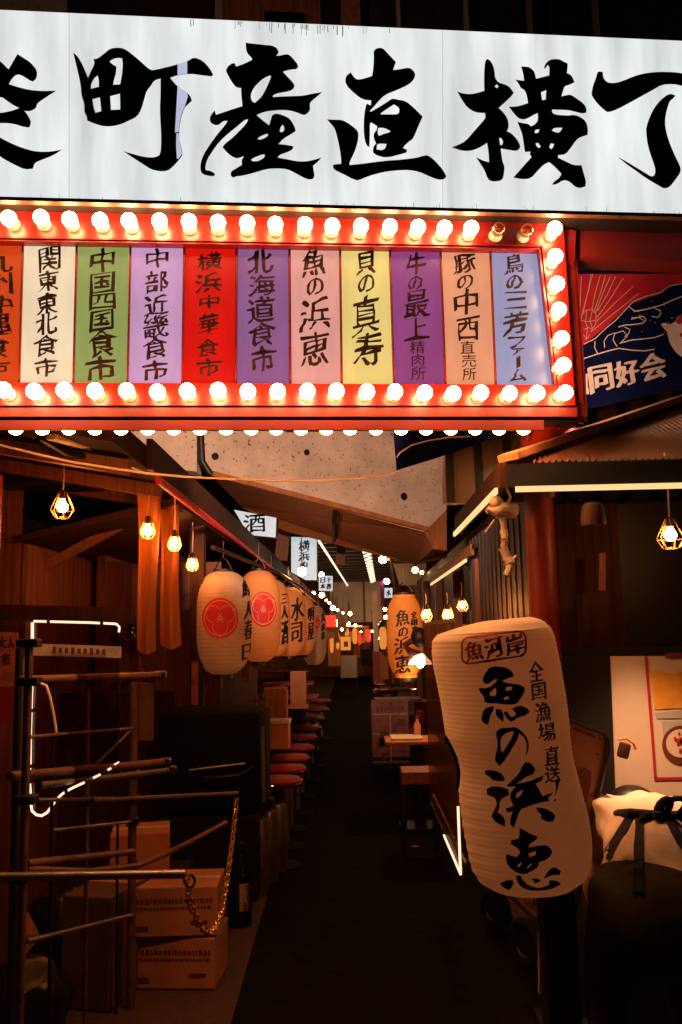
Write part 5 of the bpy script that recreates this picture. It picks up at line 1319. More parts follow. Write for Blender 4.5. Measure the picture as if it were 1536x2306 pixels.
part('support_wire', MB().tube([P(*zl(*q), LY + .0) for q in ((1136, 830), (1142, 960), (1165, 1080), (1190, 1180), (1205, 1215))], .007, 6), 'black', BL, True)
a = P(1222, 2005, LY + .0); b = P(1296, 2005, LY)
LP = thing('lantern_post', 'thick square black post under the slumped white lantern', 'post', ((a.x + b.x) / 2, LY + .06, 0))
part('shaft', MB().box(((a.x + b.x) / 2, LY + .06, a.z / 2), (b.x - a.x, .11, a.z + .1), None, .006), 'black', LP)
part('foot', MB().box(((a.x + b.x) / 2, LY + .06, .03), (.34, .34, .06), None, .01), 'darkmetal', LP)

# ------------------------------------------------------------------ poster on the counter
PY = 3.74
PO2 = thing('food_poster', 'large pale poster with red border, orange picture and round brown badge', 'poster', tuple(P(1460, 1790, PY)))
part('paper', MB().prism([P(1376, 1478, PY), P(1760, 1476, PY), P(1760, 1800, PY), P(1388, 1800, PY)], Vector((0, .01, 0))), 'poster', PO2)
Q = lambda o: (lambda u, v: P(u, v, PY - o))
ik = Ink().line([(1455, 1478), (1462, 1570), (1470, 1670), (1476, 1754)], 6.5); ik.line([(1473, 1754), (1760, 1750)], 7)
part('red_border', ik.lay(Q(.003)), 'posterred', PO2)
ik = Ink().trace([[(1464, 1512), (1480, 1508), (1510, 1518), (1536, 1512), (1640, 1520), (1640, 1598), (1536, 1594), (1474, 1598)]])
part('orange_picture', ik.lay(Q(.003)), 'posterorange', PO2)
ik = Ink().trace([[(1474, 1606), (1520, 1600), (1640, 1600), (1640, 1616), (1478, 1618)]]).trace([[(1490, 1624), (1640, 1622), (1640, 1720), (1500, 1700)]])
part('grey_picture', ik.lay(Q(.003)), 'postergrey', PO2)
ik = Ink().disc((1534, 1677), 43, 43)
bd = part('badge', ik.lay(Q(.005)), 'posterbrown', PO2)
part('badge_face', Ink().disc((1534, 1674), 34, 32).lay(Q(.007)), 'poster', bd)
ik = Ink(); rr = random.Random(9)
for k in range(26):
    a = rr.uniform(0, 6.28); q = rr.uniform(0, 24); ik.disc((1536 + q * math.cos(a), 1672 + q * .9 * math.sin(a)), rr.uniform(2.5, 5), rr.uniform(2.5, 5), 7)
part('badge_drawing', ik.lay(Q(.009)), 'posterred', bd)
part('hole', Ink().disc((1518, 1476), 22, 7).lay(Q(.004)), 'posterbrown', PO2)
# orange ribbon clip on the poster edge
p = P(1405, 1690, 3.5)
RB_ = thing('clip_lamp', 'small brown clip hanging at the poster edge with an orange loop', 'clip', tuple(p))
part('body', MB().box(p, (.045, .03, .06), Matrix.Rotation(.3, 3, 'Y'), .01), 'darkwood', RB_, True)
part('loop', MB().tube([P(1392, 1665, 3.5), P(1410, 1662, 3.5), P(1428, 1675, 3.5), P(1432, 1688, 3.5)], .006, 6), 'orange', RB_, True)

# standing board behind the lantern
SBd = thing('standing_board', 'dull beige rounded standing board behind the slumped lantern', 'sign board', tuple(Vector((P(1290, 2200, 3.3).x, 3.3, 0))))
bp = [(1240, 1622), (1290, 1628), (1355, 1650), (1364, 1662), (1366, 1690), (1350, 1770), (1318, 1880), (1300, 2010), (1280, 2110), (1262, 2240), (1215, 2240), (1215, 1900)]
part('panel', MB().prism([P(u, v, 3.32 + (v - 1620) * -.0000) for u, v in bp], Vector((0, .03, 0))), 'board', SBd)
m = MB().tube([P(u, v, 3.31) for u, v in [(1240, 1620), (1290, 1626), (1357, 1650), (1368, 1664), (1368, 1692), (1352, 1772), (1320, 1882), (1302, 2010), (1282, 2112), (1262, 2245)]], .009, 6)
part('frame', m, 'darkmetal', SBd, True)
part('dark_shape', Ink().trace([[(1300, 1732), (1318, 1728), (1332, 1738), (1330, 1770), (1322, 1800), (1316, 1822), (1306, 1820), (1302, 1790)]], it=2).lay(lambda u, v: P(u, v, 3.316)), 'posterbrown', SBd)
part('slot', Ink().line([(1290, 1640), (1340, 1660)], 4).lay(lambda u, v: P(u, v, 3.317)), 'posterbrown', SBd)
for q in ((1352, 1664), (1346, 1698)): part('screw', Ink().disc(q, 3, 3, 10).lay(lambda u, v: P(u, v, 3.317)), 'posterbrown', SBd)

# trolley with two wheels on the ground
g1 = G(1118, 2092); g2 = G(1192, 2180)
TR = thing('platform_trolley', 'small trolley with two black tyres standing under the slumped lantern', 'trolley', (g1.x, g1.y, 0))
for gg, rw in ((g1, .105), (g2, .115)):
    d = Vector((-.85, -.5, 0)).normalized()
    c = Vector((gg.x, gg.y, rw))
    wh = part('wheel', MB().lathe([(rw * .55, -.03), (rw * .85, -.035), (rw, -.02), (rw, .02), (rw * .85, .035), (rw * .55, .03)], c, 28, d), 'rubber', TR, True)
    part('hub', MB().lathe([(0, .02), (rw * .2, .03), (rw * .5, .022), (rw * .58, .03), (rw * .58, -.03), (0, -.02)], c, 22, d), 'darkmetal', wh, True)
part('deck', MB().hull([(g1.x + .04, g1.y, .2), (g2.x + .04, g2.y, .2), (g2.x + .5, g2.y + .1, .2), (g1.x + .5, g1.y + .1, .2)], [(g1.x + .04, g1.y, .23), (g2.x + .04, g2.y, .23), (g2.x + .5, g2.y + .1, .23), (g1.x + .5, g1.y + .1, .23)]), 'carton2', TR)
part('upright', MB().bar((g1.x + .12, g1.y - .3, .22), (g1.x + .2, g1.y - .32, .6), .05, .05), 'board', TR)

# ------------------------------------------------------------------ LED edged clear board facing the alley
BX = .456
def B_(u, v, x=BX):
    d = ray(u, v); return CAM + d * ((x - CAM.x) / d.x)
za, zb_ = .50, 1.66; ya, yb = 4.15, 5.9
CBd = thing('clear_screen', 'smoky clear screen board with a glowing lower corner beside the slumped lantern', 'screen', (BX, 5.0, 0))
part('sheet', MB().box((BX + .0, (ya + yb) / 2, (za + zb_) / 2), (.008, yb - ya, zb_ - za)), 'smoky', CBd)
part('frame_edge', MB().bar((BX, yb, za), (BX, yb, zb_), .03, .02).bar((BX, ya, zb_), (BX, yb, zb_), .02, .02), 'board', CBd)
part('frame_edge', MB().bar((BX + .0, yb - .55, za), (BX, yb - .55, zb_), .012, .012), 'rust', CBd)
part('frame_edge', MB().bar((BX + .02, ya + .02, za + .04), (BX + .02, yb, za + .04), .012, .012), 'rust', CBd)
part('light_tube', MB().tube([(BX - .008, 4.92, za), (BX - .008, ya, za)], .006, 8), 'ledpink', CBd)
part('light_tube', MB().tube([(BX - .008, ya, za), (BX - .008, ya, za + .30)], .006, 8), 'ledpink', CBd)
part('light_tube', MB().tube([(BX - .0, yb - .02, zb_ + .012), (BX + .14, yb - .02, zb_ + .012)], .007, 8), 'ledpink', CBd)
part('stand', MB().bar((BX + .03, yb - .1, 0), (BX + .03, yb - .1, za), .05, .05), 'black', CBd)
part('stand', MB().bar((BX + .03, ya + .2, 0), (BX + .03, ya + .2, za), .05, .05), 'black', CBd)

# ------------------------------------------------------------------ person bending over
def person(bones, radii, split, label, loc):
    me = bpy.data.meshes.new('person')
    names = list(bones); idx = {n_: i for i, n_ in enumerate(names)}
    edges = [(idx[a], idx[b]) for a, b in split]
    me.from_pydata([tuple(Vector(bones[n_]) - Vector(loc)) for n_ in names], edges, [])
    o = bpy.data.objects.new('person', me); col.objects.link(o); o.location = loc
    sm = o.modifiers.new('skin', 'SKIN')
    sv = me.skin_vertices[0].data
    for n_ in names: sv[idx[n_]].radius = radii[n_] if isinstance(radii[n_], tuple) else (radii[n_], radii[n_])
    sv[0].use_root = True
    ss = o.modifiers.new('sub', 'SUBSURF'); ss.levels = 3; ss.render_levels = 3
    dg = bpy.context.evaluated_depsgraph_get()
    m2 = bpy.data.meshes.new_from_object(o.evaluated_get(dg))
    o.modifiers.clear(); o.data = m2
    for p in m2.polygons: p.use_smooth = True
    o['label'] = label; o['category'] = 'person'
    return o
pv = P(1462, 2065, 2.85)
bones = {'pelvis': pv, 'waist': P(1463, 1955, 2.98), 'chest': P(1466, 1872, 3.14), 'upper': P(1468, 1830, 3.34), 'neck': P(1450, 1818, 3.46), 'head': P(1432, 1822, 3.54), 'crown': P(1424, 1838, 3.6)}
rd = {'pelvis': (.175, .15), 'waist': (.165, .13), 'chest': (.16, .12), 'upper': (.13, .1), 'neck': .055, 'head': .085, 'crown': .07}
ed = [('pelvis', 'waist'), ('waist', 'chest'), ('chest', 'upper'), ('upper', 'neck'), ('neck', 'head'), ('head', 'crown')]
for s, n_ in ((-1, 'a'), (1, 'b')):
    hp = pv + Vector((s * .1, .0, -.08)); kn = Vector((pv.x + s * .13, pv.y + .08, .47)); an = Vector((pv.x + s * .14, pv.y - .04, .09)); to = an + Vector((s * .02, .17, -.05))
    bones.update({'hip' + n_: hp, 'knee' + n_: kn, 'ankle' + n_: an, 'toe' + n_: to})
    rd.update({'hip' + n_: .125, 'knee' + n_: .075, 'ankle' + n_: .05, 'toe' + n_: .04})
    ed += [('pelvis', 'hip' + n_), ('hip' + n_, 'knee' + n_), ('knee' + n_, 'ankle' + n_), ('ankle' + n_, 'toe' + n_)]
    sh = bones['upper'] + Vector((s * .17, .02, -.02)); el_ = sh + Vector((s * .03, .1, -.27)); wr = el_ + Vector((-s * .06, .16, -.16)); pa = wr + Vector((-s * .02, .05, -.05))
    bones.update({'sh' + n_: sh, 'elbow' + n_: el_, 'wrist' + n_: wr, 'palm' + n_: pa})
    rd.update({'sh' + n_: .07, 'elbow' + n_: .05, 'wrist' + n_: .03, 'palm' + n_: (.035, .02)})
    ed += [('upper', 'sh' + n_), ('sh' + n_, 'elbow' + n_), ('elbow' + n_, 'wrist' + n_), ('wrist' + n_, 'palm' + n_)]
    for k in range(5):
        off = Vector(((k - 2) * .018, .0, 0))
        ln = (.05, .075, .08, .075, .055)[k]
        t1 = pa + off + Vector((0, .03, -.03)); t2 = pa + off * 1.3 + Vector((0, .03 + ln * .35, -.03 - ln * .7))
        if k == 0: t1 = pa + Vector((-s * .04, .0, -.01)); t2 = t1 + Vector((-s * .02, .02, -.035))
        bones.update({'f%d1' % k + n_: t1, 'f%d2' % k + n_: t2}); rd.update({'f%d1' % k + n_: .0095, 'f%d2' % k + n_: .008})
        ed += [('palm' + n_, 'f%d1' % k + n_), ('f%d1' % k + n_, 'f%d2' % k + n_)]
PE = person(bones, rd, ed, 'person bending over in a white shirt, dark trousers and black apron strings', (pv.x, pv.y, 0))
for mm in ('shirt', 'trouser', 'skin', 'hair'): PE.data.materials.append(M[mm])
wl = bones['pelvis'].lerp(bones['waist'], .66); ax_ = (bones['waist'] - bones['pelvis']).normalized()
_b = bmesh.new(); _b.from_mesh(PE.data)
bmesh.ops.bisect_plane(_b, geom=_b.verts[:] + _b.edges[:] + _b.faces[:], plane_co=wl - PE.location, plane_no=ax_)
_b.to_mesh(PE.data); _b.free()
for v in PE.data.vertices:
    c_ = v.co + PE.location
    if c_.z > .75 and abs((c_ - wl).dot(ax_)) > 1e-4: v.co += v.normal * (.02 * noise.noise(Vector((c_.x * 9 + c_.z * 5, c_.y * 4, c_.z * 11))) + .006 * noise.noise(c_ * 26))
for p in PE.data.polygons:
    c = p.center + PE.location
    if (c - wl).dot(ax_) < 0 and c.z < pv.z + .2 and c.y < pv.y + .35 and not (c.y > 3.3): p.material_index = 1
    elif (c - bones['neck']).length < .07 or (c - bones['head']).length < .13: p.material_index = 2
    elif c.z < bones['elbowa'].z + .05 and c.y > bones['elbowa'].y - .06: p.material_index = 2
    else: p.material_index = 0
bmp = bmesh.new(); bmp.from_mesh(PE.data); ptree = BVHTree.FromBMesh(bmp); bmp.free()
def pcast(off):
    def cast(u, v):
        d = ray(u, v); l, nrm, i, ds = ptree.ray_cast(CAM - PE.location, d)
        return (l + PE.location - d * off) if l is not None else None
    return cast
def clothpart(name, polys, off, th, mat):
    ik = Ink()
    for pl_ in polys: ik.trace([pl_], it=1)
    mb2 = ik.lay(pcast(off), 12)
    if mb2.bm.faces: bmesh.ops.solidify(mb2.bm, geom=mb2.bm.faces[:], thickness=th)
    part(name, mb2, mat, PE)
clothpart('apron_string', [[(1410, 1836), (1428, 1838), (1414, 1866), (1400, 1888), (1386, 1912), (1372, 1938), (1362, 1930), (1350, 1930), (1364, 1908), (1380, 1884), (1396, 1858)]], .007, .003, 'strap')
clothpart('apron_string', [[(1430, 1832), (1450, 1832), (1449, 1870), (1451, 1910), (1447, 1960), (1450, 2012), (1437, 2006), (1425, 2012), (1428, 1960), (1426, 1910), (1431, 1870)]], .008, .003, 'strap')
clothpart('apron_string', [[(1494, 1836), (1508, 1830), (1530, 1866), (1560, 1920), (1545, 1925), (1515, 1880)]], .012, .004, 'strap')
m = MB()
m.tube([P(1372, 1842, 3.26), P(1392, 1834, 3.14), P(1420, 1832, 3.05), P(1470, 1836, 3.02), P(1540, 1838, 3.05), P(1590, 1842, 3.12)], .017, 8)
def loop_(c, du, dv, wd):
    pts = []
    for k in range(12):
        a = 2 * math.pi * k / 12
        e = (1 + math.cos(a)) / 2
        pts.append(P(c[0] + du * e - dv * .28 * math.sin(a), c[1] + dv * e + du * .28 * math.sin(a), 3.02 - .03 * math.sin(a) * 0 - .012 * e))
    m.tube(pts, wd, 8, True)
loop_((1478, 1836), -34, 14, .010); loop_((1482, 1834), 26, -34, .011); loop_((1486, 1836), 56, -32, .010)
m.box(P(1481, 1836, 3.0), (.03, .025, .025), None, .006)
part('apron_bow', m, 'strap', PE, True)
m = MB().ball(P(1424, 1818, 3.5), .1, 18, .85)
for v in m.bm.verts: v.co += v.normal * .01 * noise.noise(v.co * 30)
part('hair', m, 'hair', PE, True)

# ================================================================== INNER ALLEY
lantern(P(912, 1432, 7.6), .158, .74, 7.6, 'glowing orange lantern with black brush writing across the alley from the crest lanterns', 'inner lanterns', mat='paperorange',
        text=[('魚', (892, 1374, 922, 1408)), ('の', (898, 1412, 918, 1434)), ('浜', (888, 1436, 922, 1472)), ('恵', (890, 1476, 924, 1516)), ('全', (926, 1376, 938, 1392)), ('国', (927, 1394, 939, 1408)), ('直', (928, 1410, 940, 1426))], cap=.62)
# shaded lamp beside it
c = P(946, 1488, 7.2)
SL = thing('shaded_lamp', 'small bright conical shade lamp at the foot of the glowing orange lantern', 'lamp', tuple(c))
part('shade', MB().lathe([(.10, -.03), (.085, 0), (.03, .055), (.0, .06)], c, 24), emit('lit_milk_shade', (1, .8, .6), 3.5), SL, True)
part('bulb', MB().ball(c + Vector((0, 0, -.03)), .03, 12), 'pendlamp', SL, True)
part('holder', MB().ball(P(944, 1435, 7.2), .07, 14, 1.2), 'black', SL, True)
part('arm', MB().tube([c + Vector((0, 0, .05)), P(925, 1468, 7.2), P(912, 1452, 7.25), P(935, 1440, 7.2)], .03, 8), 'posterbrown', SL, True)

IW = thing('inner_stalls', 'dark timber stall fronts lining the far alley opposite the counter', 'stall', (1.4, 18, 0))
part('wall', MB().box((1.45, 20, 1.4), (.1, 25, 2.8)), 'darkwood', IW)
for k in range(8):
    part('pillar', MB().box((1.35, 9 + k * 2.6, 1.3), (.12, .12, 2.6)), 'wood', IW)
EW = thing('far_building', 'dim brown shop front closing the far end of the alley', 'building', (0, 34, 0))
part('wall', MB().box((0, 34, 3), (16, .3, 6)), 'farwall', EW)
part('door', MB().box((.75, 33.8, 1.0), (.5, .06, 2.0)), 'black', EW)
for k, (u0, v0, u1, v1) in enumerate(((745, 1412, 770, 1452), (776, 1420, 800, 1446), (804, 1408, 832, 1450), (846, 1406, 868, 1440))):
    a = P(u0, v0, 33.8); b = P(u1, v1, 33.8)
    wn = part('added_window', MB().box(((a.x + b.x) / 2, 33.8, (a.z + b.z) / 2), (b.x - a.x, .05, a.z - b.z)), 'addedglow', EW)  # glowing panes added to warm the dark far end
    part('frame', MB().bar((a.x, 33.75, b.z), (b.x, 33.75, b.z), .05, .06).bar((a.x, 33.75, a.z), (b.x, 33.75, a.z), .05, .06).bar(((a.x + b.x) / 2, 33.75, b.z), ((a.x + b.x) / 2, 33.75, a.z), .05, .05), 'wood', wn)
HB = thing('hanging_partition', 'blank beige board hanging over the far end of the alley', 'board', tuple(P(790, 1400, 26)))
a = P(742, 1312, 26); b = P(862, 1400, 26)
part('panel', MB().box(((a.x + b.x) / 2, 26, (a.z + b.z) / 2), (b.x - a.x, .1, a.z - b.z)), 'poster', HB)
part('rail', MB().box(((a.x + b.x) / 2, 26, a.z + .05), (b.x - a.x, .14, .1)), 'wood', HB)
part('seam', MB().box((P(820, 1350, 26).x, 25.93, (a.z + b.z) / 2), (.06, .04, a.z - b.z)), 'woody', HB)
CE = thing('slatted_ceiling', 'dark slatted ceiling over the far alley with two lit strips', 'ceiling', (0, 20, 3.2))
part('deck', MB().box((.1, 22, 3.35), (2.6, 18, .06)), 'black', CE)
for k in range(22):
    part('slat', MB().box((.1, 13.5 + k * .8, 3.26), (2.6, .1, .08)), 'darkcladding', CE)
m = MB()
A_, B2_ = P(715, 1213, 13), P(785, 1322, 27)
for k in range(34):
    t = k / 34; q = A_.lerp(B2_, t); q2 = A_.lerp(B2_, t + .02); m.bar(q, q2, .032, .03)
part('led_strip', m, 'ledwhite', CE)
m = MB(); A_, B2_ = P(826, 1240, 15), P(841, 1312, 26)
for k in range(13):
    t = k / 13; q = A_.lerp(B2_, t)
    m.bar(q + Vector((-.055, .0, -.03)), q + Vector((.055, .2, .03)), .045, .04)
m.bar(A_ + Vector((0, 0, .06)), B2_ + Vector((0, 0, .06)), .02, .02)
part('led_strip', m, 'ledwhite', CE)
# globe lamps
GLB = [(680, 1287, 9.5), (708, 1291, 15), (724, 1294, 16), (725, 1340, 17), (750, 1369, 19), (788, 1382, 24), (809, 1389, 28), (862, 1260, 14), (871, 1309, 19), (935, 1284, 15), (950, 1289, 17), (706, 1336, 15.5), (867, 1372, 22), (868, 1390, 25)]
px_r = [10, 5, 6, 6, 5.5, 4.5, 3.5, 9, 6.5, 7, 4, 4, 4, 4]
GLB += [(742, 1358, 18), (760, 1374, 20), (772, 1380, 22), (800, 1392, 26), (818, 1396, 30), (735, 1352, 17.5), (856, 1398, 27), (776, 1396, 27), (754, 1392, 24)]
px_r += [3, 3, 2.6, 2.4, 2.2, 2.6, 2.4, 2.2, 2.4]
near = ['in front of the tall white sign box', 'beside the tall white sign box', 'above the small white sign box', 'under the small white sign box', 'above the red lit sign', 'over the orange lit signs', 'at the far end of the alley', 'under the slatted ceiling beside the concrete stair', 'next to the purple cloth', 'under the concrete stair end', 'between the concrete stair end and inner awning', 'just under the tall white sign box', 'left of the glowing orange lantern cap', 'level with the glowing orange lantern top', 'strung low beyond the small white sign box', 'strung beyond the eave conduit', 'strung among others past the eave conduit', 'over the short lit tube', 'close to the tall pale board', 'beside the purple end of the eave conduit', 'between the tall pale board and orange lantern', 'over the far picture sign', 'over the orange shop curtain']
for (u, v, Y), pr, nr in zip(GLB, px_r, near):
    c = P(u, v, Y); r = pr * Y / 1930
    t = thing('globe_lamp', 'small lit globe lamp ' + nr, 'lamp', tuple(c), 'globe lamps along the alley')
    part('globe', MB().ball(c, r, 14), 'pendfar', t, True)
    part('socket', MB().lathe([(r * .4, r * .85), (r * .4, r * 1.7), (0, r * 1.7)], c, 10), 'black', t)
    part('cord', MB().tube([c + Vector((0, 0, r * 1.6)), c + Vector((0, 0, r * 1.6 + .3))], .006, 5), 'black', t)
# white sign boxes
def sign_box(us, Y, depth, lab, text, mat='signsmall'):
    pts = [P(u, v, Y) for u, v in us]
    t = thing('sign_box', lab, 'sign', tuple(pts[-1]), 'white lit sign boxes inside the alley')
    part('lit_face', MB().prism(pts, Vector((0, .02, 0))), mat, t)
    cc = sum((p for p in pts), Vector()) / len(pts)
    big = [cc + (p - cc) * 1.03 + Vector((0, .021, 0)) for p in pts]
    part('casing', MB().prism(big, Vector((0, depth, 0))), 'darkmetal', t)
    ik = Ink()
    for k, (ch, bx_) in enumerate(text): ik.char(ch, bx_, brush=.08, seed=k + 20, bold=.7)
    part('writing', ik.lay(lambda u, v: P(u, v, Y - .004)), 'ink', t)
sign_box([(527, 1148), (622, 1166), (620, 1210), (560, 1204)], 8.6, .2, 'white lit sign box with one black character under the concrete stair', [('酒', (549, 1156, 598, 1198))])
sign_box([(656, 1209), (713, 1211), (713, 1306), (688, 1306), (656, 1288)], 12, .2, 'tall white lit sign box with three black characters', [('横', (673, 1217, 697, 1240)), ('浜', (673, 1242, 696, 1262)), ('中', (677, 1264, 692, 1282))])
sign_box([(718, 1297), (749, 1297), (749, 1330), (718, 1330)], 15.5, .2, 'small square white lit sign box with four characters', [('日', (722, 1300, 732, 1312)), ('本', (722, 1314, 732, 1326)), ('千', (735, 1300, 746, 1312)), ('春', (735, 1314, 746, 1327))])
sign_box([(866, 1324, ), (884, 1324), (884, 1346), (866, 1346)], 17, .2, 'tiny white lit sign box by the purple cloth', [('水', (870, 1328, 880, 1342))])
# timber fragments hung under the stair
for (u0, v0, u1, v1, Y, lab) in ((622, 1185, 651, 1262, 11.4, 'brown timber board beside the tall white sign box'), (757, 1222, 778, 1272, 12.5, 'short pale timber prop under the concrete stair')):
    a = P(u0, v0, Y); b = P(u1, v1, Y)
    solo('timber', MB().box(((a.x + b.x) / 2, Y, (a.z + b.z) / 2), (b.x - a.x, .06, a.z - b.z), Matrix.Rotation(rad(6), 3, 'Y')), 'woody', lab, 'timber', (a.x, Y, b.z))
a = P(838, 1330, 21); b = P(854, 1478, 21)
solo('pale_board', MB().box(((a.x + b.x) / 2, 21, (a.z + b.z) / 2), (b.x - a.x, .05, a.z - b.z), None, .01), 'rope', 'tall narrow pale upright board far up the alley', 'board', (a.x, 21, b.z))
m = MB().prism([P(856, 1308, 19), P(863, 1308, 19), P(866, 1340, 19), P(864, 1368, 19), P(858, 1366, 19)], Vector((0, .04, 0)))
solo('purple_cloth', m, 'purple', 'strip of purple cloth hanging far up the alley', 'cloth', tuple(P(860, 1366, 19)))
solo('tilted_light', MB().bar(P(876, 1258, 14), P(892, 1338, 20), .04, .05), 'lightwood', 'long pale batten slanting above the glowing orange lantern', 'batten', tuple(P(892, 1338, 20)))
solo('pale_wall', MB().prism([P(884, 1262, 20), P(960, 1262, 20), P(960, 1318, 20), P(900, 1318, 20)], Vector((0, .05, 0))), 'poster', 'pale wall piece above the glowing orange lantern', 'wall', tuple(P(930, 1318, 20)))
# lit signs and small lanterns far away
for (u0, v0, u1, v1, Y, mt_, nm, lab) in ((730, 1386, 757, 1412, 16, 'redglow', 'red_sign', 'red lit sign just past the last crest lantern'), (766, 1434, 790, 1464, 24, 'orglow', 'picture_sign', 'yellow orange lit picture sign far up the alley'), (793, 1414, 805, 1450, 27, 'orglow', 'small_lantern', 'slim orange lit lantern beside the far picture sign'), (823, 1416, 836, 1446, 28, 'redglow', 'small_lantern', 'small red lantern beside the tall pale board'), (853, 1412, 872, 1462, 14, 'orglow', 'small_lantern', 'orange lit lantern partly behind the glowing orange lantern')):
    a = P(u0, v0, Y); b = P(u1, v1, Y); c = (a + b) / 2; wd = b.x - a.x; hh = a.z - b.z
    t = thing(nm, lab, 'lantern' if 'lantern' in nm else 'sign', (c.x, Y, b.z))
    if 'lantern' in nm:
        part('shade', MB().lathe([(wd * .25, -hh / 2), (wd * .45, -hh * .36), (wd * .5, 0), (wd * .45, hh * .36), (wd * .25, hh / 2)], c, 18), mt_, t, True)
        part('rim', MB().lathe([(wd * .27, hh / 2), (wd * .27, hh / 2 + .04), (0, hh / 2 + .04)], c, 16), 'black', t)
    else:
        part('face', MB().box(c, (wd, .03, hh)), mt_, t)
        part('casing', MB().box(c + Vector((0, .08, 0)), (wd * 1.04, .12, hh * 1.04)), 'black', t)
        if 'picture' in nm: part('picture', MB().box(c + Vector((wd * .05, -.018, -hh * .05)), (wd * .4, .006, hh * .4)), 'posterred', t)
solo('light_batten', MB().bar(P(778, 1410, 27), P(816, 1410, 27), .05, .05), 'led', 'short lit tube over the orange lit picture sign', 'tube light', tuple(P(778, 1410, 27)))
for k in range(7):
    u = (738, 752, 764, 781, 812, 826, 771)[k]; v = (1420, 1432, 1408, 1398, 1424, 1455, 1420)[k]; Y = (17, 20, 24, 28, 32, 32, 26)[k]
    c = P(u, v, Y)
    solo('price_card', MB().box(c, (.22, .03, .34), Matrix.Rotation(rad(k * 7 - 15), 3, 'Y')), 'carton' if k % 2 else 'orange', 'small paper price card pinned up far along the alley', 'card', tuple(c), 'price cards along the alley')
# draped board stand
c = G(787, 1560)
DB = thing('draped_stand', 'pale draped board stand on the ground at the end of the counter', 'stand', (c.x, c.y, 0))
part('cloth', MB().box((c.x, c.y - .02, .72), (.46, .03, .62), Matrix.Rotation(rad(6), 3, 'X')), 'poster', DB)
for s in (-1, 1): part('leg', MB().bar((c.x + s * .2, c.y, 0), (c.x + s * .2, c.y + .05, .9), .03, .03), 'darkwood', DB)
# right hand furniture
c = G(878, 1728)
MBd = thing('menu_board', 'printed red menu board on a stand in front of the tables', 'menu board', (c.x, c.y, 0))
zt = P(885, 1578, c.y).z
hw = .225
part('sheet', MB().box((c.x + .02, c.y, zt / 2 + .06), (hw * 2, .025, zt - .12)), 'menu', MBd)
part('frame', MB().bar((c.x + .02 - hw, c.y - .01, zt), (c.x + .02 + hw, c.y - .01, zt), .03, .03).bar((c.x + .02 - hw, c.y - .01, .05), (c.x + .02 - hw, c.y - .01, zt), .03, .03).bar((c.x + .02 + hw, c.y - .01, .05), (c.x + .02 + hw, c.y - .01, zt), .03, .03).bar((c.x + .02 - hw, c.y - .01, .06), (c.x + .02 + hw, c.y - .01, .06), .03, .03), 'rust', MBd)
m = MB()
m.box((c.x + .02, c.y - .016, zt * .80), (hw * 1.9, .004, .012)).box((c.x + .02, c.y - .016, zt * .42), (.012, .004, zt * .72))
m.box((c.x + .02, c.y - .016, zt * .5), (hw * 1.9, .004, .012))
part('printed_lines', m, 'dirtywhite', MBd)
rr = random.Random(2); m = MB()
for i in range(7): m.box((c.x - .13 + i * .05, c.y - .017, zt * .88), (.034, .004, .07 * rr.uniform(.6, 1)))
for i in range(5): m.box((c.x - .15 + rr.uniform(0, .3), c.y - .017, zt * rr.uniform(.15, .7)), (rr.uniform(.06, .13), .004, rr.uniform(.05, .12)))
part('printed_pictures', m, 'posterbrown', MBd)
for k in range(2): part('leg', MB().bar((c.x + .02 + (k * 2 - 1) * hw, c.y + .3, 0), (c.x + .02 + (k * 2 - 1) * hw, c.y + .02, zt * .95), .03, .03), 'rust', MBd)
TY = 7.4
a = P(866, 1662, TY); b = P(985, 1664, TY)
TB = thing('small_table', 'small pale topped table with a woven mat beside the clear screen', 'table', ((a.x + b.x) / 2, TY, 0))
part('top', MB().box(((a.x + b.x) / 2, TY, a.z - .02), (b.x - a.x, .42, .03), None, .008), 'carton', TB)
part('column', MB().lathe([(.05, .03), (.04, a.z - .04)], ((a.x + b.x) / 2 + .06, TY, 0), 14), 'black', TB)
part('foot', MB().box(((a.x + b.x) / 2 + .06, TY, .02), (.34, .34, .03)), 'black', TB)
solo('woven_mat', MB().box(((a.x + b.x) / 2 - .04, TY, a.z + .006), (.26, .3, .012), None, .004), 'poster', 'pale woven mat lying on the small table', 'mat', ((a.x + b.x) / 2 - .04, TY, a.z))
q = P(940, 1645, TY + .12)
SBt = thing('sauce_bottle', 'slim pale bottle standing on the small table', 'bottle', (q.x, TY + .12, a.z))
part('body', MB().lathe([(0, 0), (.03, 0), (.032, .09), (.014, .12), (.012, .15), (0, .15)], (q.x, TY + .12, a.z - .005), 16), 'carton', SBt, True)
part('cap', MB().lathe([(.014, .148), (.014, .168), (0, .17)], (q.x, TY + .12, a.z - .005), 12), 'darkred', SBt)
a = P(906, 1746, 6.6)
WBn = thing('wooden_bench', 'short brown wooden bench in front of the small table', 'bench', (a.x + .1, 6.6, 0))
part('seat', MB().box((a.x + .12, 6.6, a.z), (.26, .3, .09), None, .006), 'woody', WBn)
for sx in (-1, 1):
    for sy in (-1, 1): part('leg', MB().box((a.x + .12 + sx * .12, 6.6 + sy * .12, a.z / 2 - .012), (.035, .035, a.z - .03)), 'black', WBn)
for k, (u, v, Y, lab) in enumerate(((862, 1575, 11.9, 'red table edge catching light, first behind the menu board'), (862, 1553, 13.6, 'red table edge catching light, second behind the menu board'), (858, 1540, 15.2, 'red table edge catching light, third behind the menu board'))):
    q = P(u, v, Y); xx = q.x + .2
    t = thing('side_table', lab, 'table', (xx, Y, 0), 'tables behind the menu board')
    part('top', MB().box((xx, Y, q.z), (.62, .5, .03), None, .01), 'chrome' if k else 'stoolred', t)
    part('leg', MB().lathe([(.15, 0), (.03, .03), (.03, q.z - .016)], (xx, Y, 0), 12), 'darkmetal', t)
q = P(858, 1500, 17)
